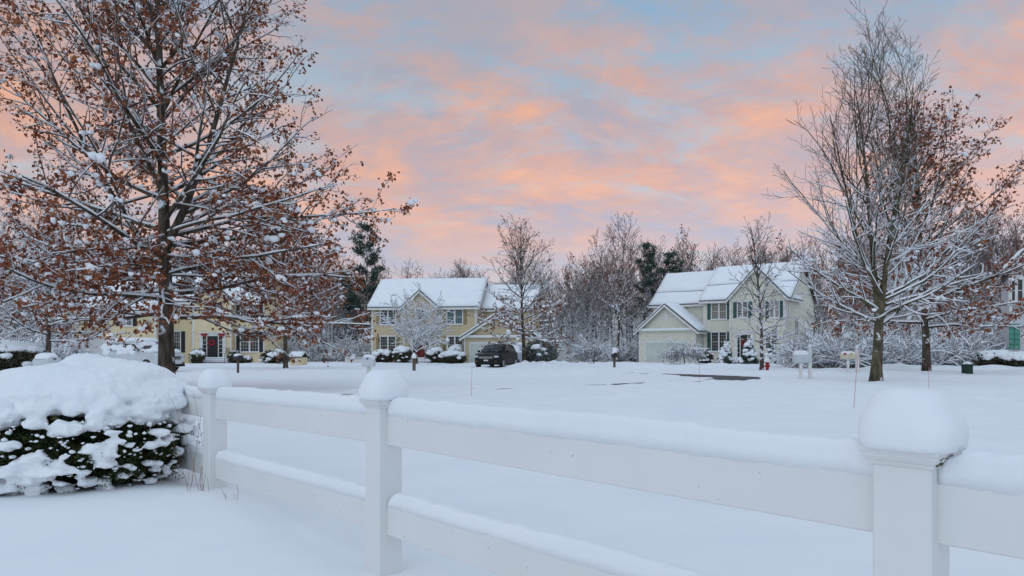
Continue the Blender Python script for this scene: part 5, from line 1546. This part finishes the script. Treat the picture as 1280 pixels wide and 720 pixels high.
# ------------------------------------------------------------------ vehicles
def car(label, X, Y, rz, paint, snowy=False, kind='parked_car'):
    """nose toward local -y; length 4.9, width 1.92, height 1.72 (tall estate)"""
    z = gz(X, Y) - 0.06
    root = thing(kind, label, 'car', (X, Y, z), rz)
    L = 4.8
    # body stations along y (nose first): (y, half width, z bottom, z shoulder)
    st = [(-2.40, 0.62, 0.42, 0.78), (-2.34, 0.80, 0.30, 0.92), (-2.15, 0.91, 0.25, 1.00), (-1.6, 0.955, 0.24, 1.06), (-1.0, 0.965, 0.24, 1.10), (0.0, 0.965, 0.24, 1.12), (1.2, 0.96, 0.24, 1.14), (2.0, 0.93, 0.27, 1.15), (2.34, 0.86, 0.32, 1.10), (2.42, 0.74, 0.42, 1.0)]
    rings = []
    for y, hw, zb, zs in st:
        rings.append([(-hw * .9, y, zb), (hw * .9, y, zb), (hw, y, zb + 0.12), (hw * 1.0, y, zb + (zs - zb) * .6), (hw * 0.96, y, zs - 0.05), (hw * 0.88, y, zs), (0, y, zs + 0.03), (-hw * 0.88, y, zs), (-hw * 0.96, y, zs - 0.05), (-hw, y, zb + (zs - zb) * .6), (-hw, y, zb + 0.12)])
    m = MB(); m.rings(rings); body = m.build('body', M[paint], root, smooth=False)
    cab = [(-1.22, 0.84, 1.06), (-0.55, 0.78, 1.52), (-0.1, 0.74, 1.66), (0.9, 0.73, 1.69), (1.75, 0.72, 1.62), (2.22, 0.80, 1.10)]
    m = MB(); rings = []
    for y, hw, zt in cab: rings.append([(-0.86, y, 1.05), (0.86, y, 1.05), (hw, y, max(1.07, zt - 0.07)), (hw * 0.88, y, max(1.08, zt)), (0, y, max(1.09, zt + 0.03)), (-hw * 0.88, y, max(1.08, zt)), (-hw, y, max(1.07, zt - 0.07))])
    m.rings(rings); m.build('cabin', M[paint], root)
    g = MB(); g.add([(-0.70, -1.16, 1.13), (0.70, -1.16, 1.13), (0.63, -0.50, 1.585), (-0.63, -0.50, 1.585)], [(0, 1, 2, 3)])
    ws = g.build('windshield', M['car_glass'], root)
    ws.data.transform(Matrix.Translation((0, -0.035, 0.03)))
    md = ws.modifiers.new('s', 'SOLIDIFY'); md.thickness = 0.012; bake(ws)
    for s in (-1, 1):
        g = MB(); g.rings([[(s * 0.875, -0.95, 1.14), (s * 0.875, 0.55, 1.16), (s * 0.80, 0.5, 1.52), (s * 0.80, -0.42, 1.50)], [(s * 0.865, -0.95, 1.14), (s * 0.865, 0.55, 1.16), (s * 0.79, 0.5, 1.52), (s * 0.79, -0.42, 1.50)]])
        g.rings([[(s * 0.875, 0.65, 1.16), (s * 0.875, 1.85, 1.18), (s * 0.79, 1.5, 1.5), (s * 0.80, 0.62, 1.52)], [(s * 0.86, 0.65, 1.16), (s * 0.86, 1.85, 1.18), (s * 0.78, 1.5, 1.5), (s * 0.79, 0.62, 1.52)]])
        g.build('side_window', M['car_glass'], root)
        h = MB(); h.bbox(min(s * 0.56, s * 0.86), max(s * 0.56, s * 0.86), -2.40, -2.2, 0.74, 0.88, 0.02); h.build('headlight', M['lamp_lens'], root)
        h = MB(); h.blob((s * 1.06, -0.85, 1.18), (0.12, 0.07, 0.09), 0, 2, 0.05); h.build('side_mirror', M[paint], root, smooth=True)
        h = MB(); h.bbox(min(s * 0.6, s * 0.78), max(s * 0.6, s * 0.78), -2.41, -2.36, 0.44, 0.52, 0.01); h.build('fog_lamp', M['amber'], root)
        for y in (-1.48, 1.45):
            w = MB(); n = 22
            w.rings([[(s * x, y + r * math.cos(2 * PI * k / n), 0.35 + r * math.sin(2 * PI * k / n)) for k in range(n)] for x, r in ((0.76, 0.30), (0.78, 0.35), (0.95, 0.35), (0.975, 0.31))])
            wh = w.build('wheel', M['tyre'], root)
            w = MB(); w.rings([[(s * x, y + r * math.cos(2 * PI * k / n), 0.35 + r * math.sin(2 * PI * k / n)) for k in range(n)] for x, r in ((0.976, 0.235), (0.985, 0.22), (0.982, 0.06))]); w.build('rim', M['rim'], wh)
    g = MB(); g.bbox(-0.5, 0.5, -2.425, -2.385, 0.66, 0.84, 0.01)
    gr = g.build('grille', M['black_metal'], root)
    g = MB()
    for k in range(3): g.box(-0.49, 0.49, -2.44, -2.426, 0.68 + 0.055 * k, 0.70 + 0.055 * k)
    g.build('grille_bar', M['chrome'], gr)
    g = MB(); g.bbox(-0.16, 0.16, -2.44, -2.40, 0.50, 0.60, 0.004); g.build('licence_plate', M['plate'], root)
    g = MB(); g.bbox(-0.8, 0.8, -2.43, -2.33, 0.28, 0.42, 0.02); g.build('lower_bumper', M['tyre'], root)
    for s in (-1, 1):
        g = MB(); g.tube([(s * 0.62, 0.0, 1.70), (s * 0.62, 0.05, 1.76), (s * 0.62, 1.5, 1.76), (s * 0.62, 1.55, 1.68)], 0.018, 6); g.build('roof_rail', M['black_metal'], root)
    if snowy:
        g = MB()
        for i in range(26):
            g.blob((random.uniform(-0.55, 0.55), random.uniform(-0.3, 1.9), 1.70), (0.42, 0.45, 0.17), i, 2, 0.3)
        for i in range(20):
            g.blob((random.uniform(-0.62, 0.62), random.uniform(-2.1, -1.1), 1.10), (0.4, 0.36, 0.15), i, 2, 0.3)
        for i in range(14):
            q = random.uniform(0, 1); g.blob((random.uniform(-0.5, 0.5), -1.2 + 0.65 * q, 1.12 + 0.45 * q), (0.34, 0.26, 0.10), i, 2, 0.3)
        for i in range(16):
            g.blob((random.choice((-1, 1)) * 0.88, random.uniform(-0.7, 1.8), random.uniform(0.95, 1.4)), (0.09, 0.32, 0.2), i, 2, 0.4)
    else:
        g = MB()
        for i in range(9): g.blob((random.uniform(-0.5, 0.5), random.uniform(0.0, 1.6), 1.705), (0.16, 0.2, 0.03), i, 1, 0.4)
    g.build('snow_cover', M['snow_roof'], root, smooth=True)
    return root
car('black estate car facing the street on the drive of the tan garage', gx(621, 51), 51.5, rad(-17), 'car_black')
car('snow-covered silver car parked behind the black car by the tan garage', gx(641, 59.5), 60, rad(-6), 'car_silver', True)
car('snow-buried white car on the drive left of the oak trunk', gx(176, 40), 40, rad(68), 'mail_white', True)

# ------------------------------------------------------------------ sheds, white garden fence panels
def shed():
    Y = 58; X = gx(369.5, Y); t = thing('garden_shed', 'tiny pale yellow shed with a snowy roof right of the thin oak trunk', 'shed', (X, Y, 0), rad(-12))
    m = MB(); m.box(-0.5, 0.5, 0, 1.0, -0.2, 0.62); w = m.build('wall', M['yellow_siding'], t)
    m = MB(); m.box(-0.12, 0.12, -0.02, -0.002, 0.0, 0.5); m.build('door', M['trim'], t)
    m = MB(); slope_slab(m, (-0.58, -0.08, 0.6), (0.58, -0.08, 0.6), (0.58, 0.5, 0.98), (-0.58, 0.5, 0.98), 0.05, 1, 1); slope_slab(m, (-0.58, 1.08, 0.6), (0.58, 1.08, 0.6), (0.58, 0.5, 0.98), (-0.58, 0.5, 0.98), 0.05, 1, 1)
    r = m.build('roof', M['shingle'], t)
    m = MB(); slope_slab(m, (-0.58, -0.08, 0.66), (0.58, -0.08, 0.66), (0.58, 0.5, 1.04), (-0.58, 0.5, 1.04), 0.16, 6, 4, 0.02, 0.5); slope_slab(m, (-0.58, 1.08, 0.66), (0.58, 1.08, 0.66), (0.58, 0.5, 1.04), (-0.58, 0.5, 1.04), 0.16, 6, 4, 0.02, 0.5)
    m.build('snow_cover', M['snow_roof'], r, smooth=True)
shed()
def privacy_panel(label, px0, px1, Y, yt, lattice=True, kind='garden_fence'):
    x0, x1 = gx(px0, Y), gx(px1, Y); z1 = ZC - (yt - 440) / F * Y; t = thing(kind, label, 'fence', (x0, Y, 0)); w = x1 - x0
    m = MB(); n = 9; zb = z1 - (0.32 if lattice else 0.05)
    for k in range(n): m.box(w * k / n + 0.006, w * (k + 1) / n - 0.006, 0, 0.03, -0.2, zb)
    m.build('board', M['trim'], t)
    m = MB(); m.box(0, w, -0.02, 0.05, zb + 0.001, zb + 0.07); m.box(0, w, -0.02, 0.05, z1 - 0.07, z1)
    for k in range(13): m.box(w * (k + .3) / 13, w * (k + .6) / 13, 0.0, 0.03, zb + 0.071, z1 - 0.071)
    m.build('lattice', M['trim'], t)
    for s in (-0.06, w + 0.06):
        m = MB(); m.box(s - 0.06, s + 0.058, -0.04, 0.07, -0.2, z1 + 0.08); m.build('post', M['trim'], t)
    m = MB(); m.rings([[(a, b, z) for a, b in ((x_, -0.02), (x_ + 0.001, 0.05))] + [(x_ + 0.001, 0.04), (x_, -0.01)] for x_, z in ((0.0, z1 + 0.002),)] * 1 + [], cap=False) if False else None
    m = MB(); m.box(0, w, -0.025, 0.055, z1 + 0.001, z1 + 0.07); m.build('snow_lip', M['snow_roof'], t)
privacy_panel('tall white vinyl privacy panel with an open top band right of the large shrub', 691, 705.5, 63, 436.5)
privacy_panel('low white fence panel among the snowy brush left of the tan house', 433, 455, 70, 448, False)
def picket_gate():
    Y = 64; x0, x1 = gx(706.5, Y), gx(722.5, Y); w = x1 - x0; t = thing('picket_gate', 'short white picket gate beside the tall white panel', 'gate', (x0, Y, 0))
    m = MB()
    for k in range(9): m.box(w * (k + .25) / 9, w * (k + .6) / 9, 0, 0.03, 0.1, 0.72)
    m.build('picket', M['trim'], t)
    m = MB(); m.box(0, w, -0.03, -0.002, 0.62, 0.72); m.box(0, w, -0.03, -0.002, 0.14, 0.22); m.build('frame', M['trim'], t)
    for s in (0.0, w): m = MB(); m.box(s - 0.06, s + 0.06, 0.032, 0.12, -0.2, 0.95); m.build('post', M['trim'], t)
    m = MB(); m.box(0.07, w - 0.07, -0.03, 0.031, 0.722, 0.80); m.build('snow_lip', M['snow_roof'], t)
picket_gate()

# ------------------------------------------------------------------ sky and light
def build_world():
    w = bpy.data.worlds.new('World'); sc.world = w; w.use_nodes = True
    nt = w.node_tree; nt.nodes.clear()
    L = nt.links.new
    out = N(nt, 'ShaderNodeOutputWorld')
    tc = N(nt, 'ShaderNodeTexCoord')
    sep = N(nt, 'ShaderNodeSeparateXYZ'); L(tc.outputs['Generated'], sep.inputs[0])
    # project the view direction onto a cloud sheet overhead
    def math_(op, a, b=None, c=None):
        n = N(nt, 'ShaderNodeMath', operation=op)
        for i, v in enumerate((a, b, c)):
            if v is None: continue
            if isinstance(v, (int, float)): n.inputs[i].default_value = v
            else: L(v, n.inputs[i])
        return n.outputs[0]
    zc = math_('MAXIMUM', sep.outputs['Z'], 0.0)
    zz = math_('ADD', zc, 0.22)
    u = math_('DIVIDE', sep.outputs['X'], zz); v = math_('DIVIDE', sep.outputs['Y'], zz)
    cb = N(nt, 'ShaderNodeCombineXYZ'); L(u, cb.inputs[0]); L(v, cb.inputs[1])
    mp = N(nt, 'ShaderNodeMapping'); L(cb.outputs[0], mp.inputs['Vector'])
    mp.inputs['Rotation'].default_value = (0, 0, rad(-20)); mp.inputs['Scale'].default_value = (1.0, 1.15, 1)
    mp.inputs['Location'].default_value = (0.4, 2.1, 0)
    n1 = N(nt, 'ShaderNodeTexNoise', Scale=2.5, Detail=10, Roughness=0.68, Distortion=0.4); L(mp.outputs[0], n1.inputs['Vector'])
    n2 = N(nt, 'ShaderNodeTexNoise', Scale=4.2, Detail=8, Roughness=0.62, Distortion=0.4); L(mp.outputs[0], n2.inputs['Vector'])
    n3 = N(nt, 'ShaderNodeTexNoise', Scale=3.2, Detail=10, Roughness=0.7, Distortion=0.35)
    mp3 = N(nt, 'ShaderNodeMapping'); L(cb.outputs[0], mp3.inputs['Vector']); mp3.inputs['Location'].default_value = (7.3, 3.3, 1); mp3.inputs['Rotation'].default_value = (0, 0, rad(-35)); mp3.inputs['Scale'].default_value = (0.8, 1.25, 1)
    L(mp3.outputs[0], n3.inputs['Vector'])
    def ramp(fac, stops):
        r = N(nt, 'ShaderNodeValToRGB'); e = r.color_ramp.elements
        while len(e) < len(stops): e.new(0.5)
        for i, (p, c) in enumerate(stops):
            e[i].position = p; e[i].color = (*c, 1)
        L(fac, r.inputs[0]); return r.outputs[0]
    def mix(f, a, b):
        m = N(nt, 'ShaderNodeMix', data_type='RGBA')
        L(f, m.inputs[0]); L(a, m.inputs[6]); L(b, m.inputs[7]); return m.outputs[2]
    base = ramp(zc, [(0.0, (0.40, 0.34, 0.38)), (0.07, (0.42, 0.37, 0.42)), (0.14, (0.46, 0.39, 0.42)), (0.26, (0.46, 0.37, 0.38)), (0.36, (0.40, 0.38, 0.41)), (0.46, (0.34, 0.39, 0.46)), (1.0, (0.32, 0.39, 0.48))])
    glow = ramp(zc, [(0.0, (0.1, 0.1, 0.1)), (0.10, (0.28, 0.28, 0.28)), (0.19, (1, 1, 1)), (0.32, (1, 1, 1)), (0.42, (0.32, 0.32, 0.32)), (0.6, (0.1, 0.1, 0.1))])
    om = math_('MULTIPLY', ramp(n1.outputs['Fac'], [(0.38, (0, 0, 0)), (0.58, (1, 1, 1))]), glow)
    warm = ramp(n2.outputs['Fac'], [(0.3, (0.64, 0.34, 0.24)), (0.7, (0.92, 0.44, 0.21))])
    c1 = mix(om, base, warm)
    clear = ramp(zc, [(0.0, (0.50, 0.50, 0.53)), (0.15, (0.50, 0.53, 0.54)), (0.30, (0.44, 0.50, 0.54)), (0.42, (0.25, 0.42, 0.57)), (1.0, (0.24, 0.38, 0.54))])
    hd = math_('ADD', n3.outputs['Fac'], math_('MULTIPLY', math_('SUBTRACT', zc, 0.30), 0.30))
    hm = ramp(hd, [(0.49, (0, 0, 0)), (0.66, (0.9, 0.9, 0.9))])
    vis = mix(hm, c1, clear)
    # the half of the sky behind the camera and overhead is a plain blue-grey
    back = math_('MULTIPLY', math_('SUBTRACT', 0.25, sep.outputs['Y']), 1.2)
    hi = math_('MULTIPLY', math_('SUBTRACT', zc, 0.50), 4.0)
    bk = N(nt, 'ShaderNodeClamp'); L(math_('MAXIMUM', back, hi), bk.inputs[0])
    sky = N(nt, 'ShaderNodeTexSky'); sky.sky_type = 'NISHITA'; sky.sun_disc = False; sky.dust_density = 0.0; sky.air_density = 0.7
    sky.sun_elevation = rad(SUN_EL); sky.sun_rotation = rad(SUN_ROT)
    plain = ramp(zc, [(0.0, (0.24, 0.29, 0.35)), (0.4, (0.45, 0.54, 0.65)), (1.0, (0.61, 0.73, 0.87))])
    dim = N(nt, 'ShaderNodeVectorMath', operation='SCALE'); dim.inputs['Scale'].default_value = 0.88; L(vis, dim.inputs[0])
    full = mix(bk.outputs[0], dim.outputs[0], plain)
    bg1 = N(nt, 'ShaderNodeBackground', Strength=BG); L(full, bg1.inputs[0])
    bg2 = N(nt, 'ShaderNodeBackground', Strength=0.05); L(sky.outputs[0], bg2.inputs[0])
    ad = N(nt, 'ShaderNodeAddShader'); L(bg1.outputs[0], ad.inputs[0]); L(bg2.outputs[0], ad.inputs[1])
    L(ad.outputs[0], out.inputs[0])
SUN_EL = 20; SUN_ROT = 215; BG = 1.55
build_world()
sl = bpy.data.lights.new('sun', 'SUN'); so = bpy.data.objects.new('sun', sl); COL.objects.link(so)
sl.energy = 0.5; sl.angle = rad(60); sl.color = (1.0, 0.95, 0.92)
# sun_rotation runs clockwise from +Y
dv = Vector((math.sin(rad(SUN_ROT)) * math.cos(rad(SUN_EL)), math.cos(rad(SUN_ROT)) * math.cos(rad(SUN_EL)), math.sin(rad(SUN_EL))))
so.rotation_euler = dv.to_track_quat('Z', 'Y').to_euler()
sc.view_settings.view_transform = 'Standard'; sc.view_settings.look = 'None'
sc.view_settings.exposure = -0.60; sc.view_settings.gamma = 1; sc.view_settings.use_curve_mapping = False
sc.render.engine = 'CYCLES'
sc.cycles.use_denoising = True
sc.cycles.max_bounces = 5; sc.cycles.diffuse_bounces = 3; sc.cycles.glossy_bounces = 2; sc.cycles.transparent_max_bounces = 4
sc.cycles.caustics_reflective = False; sc.cycles.caustics_refractive = False
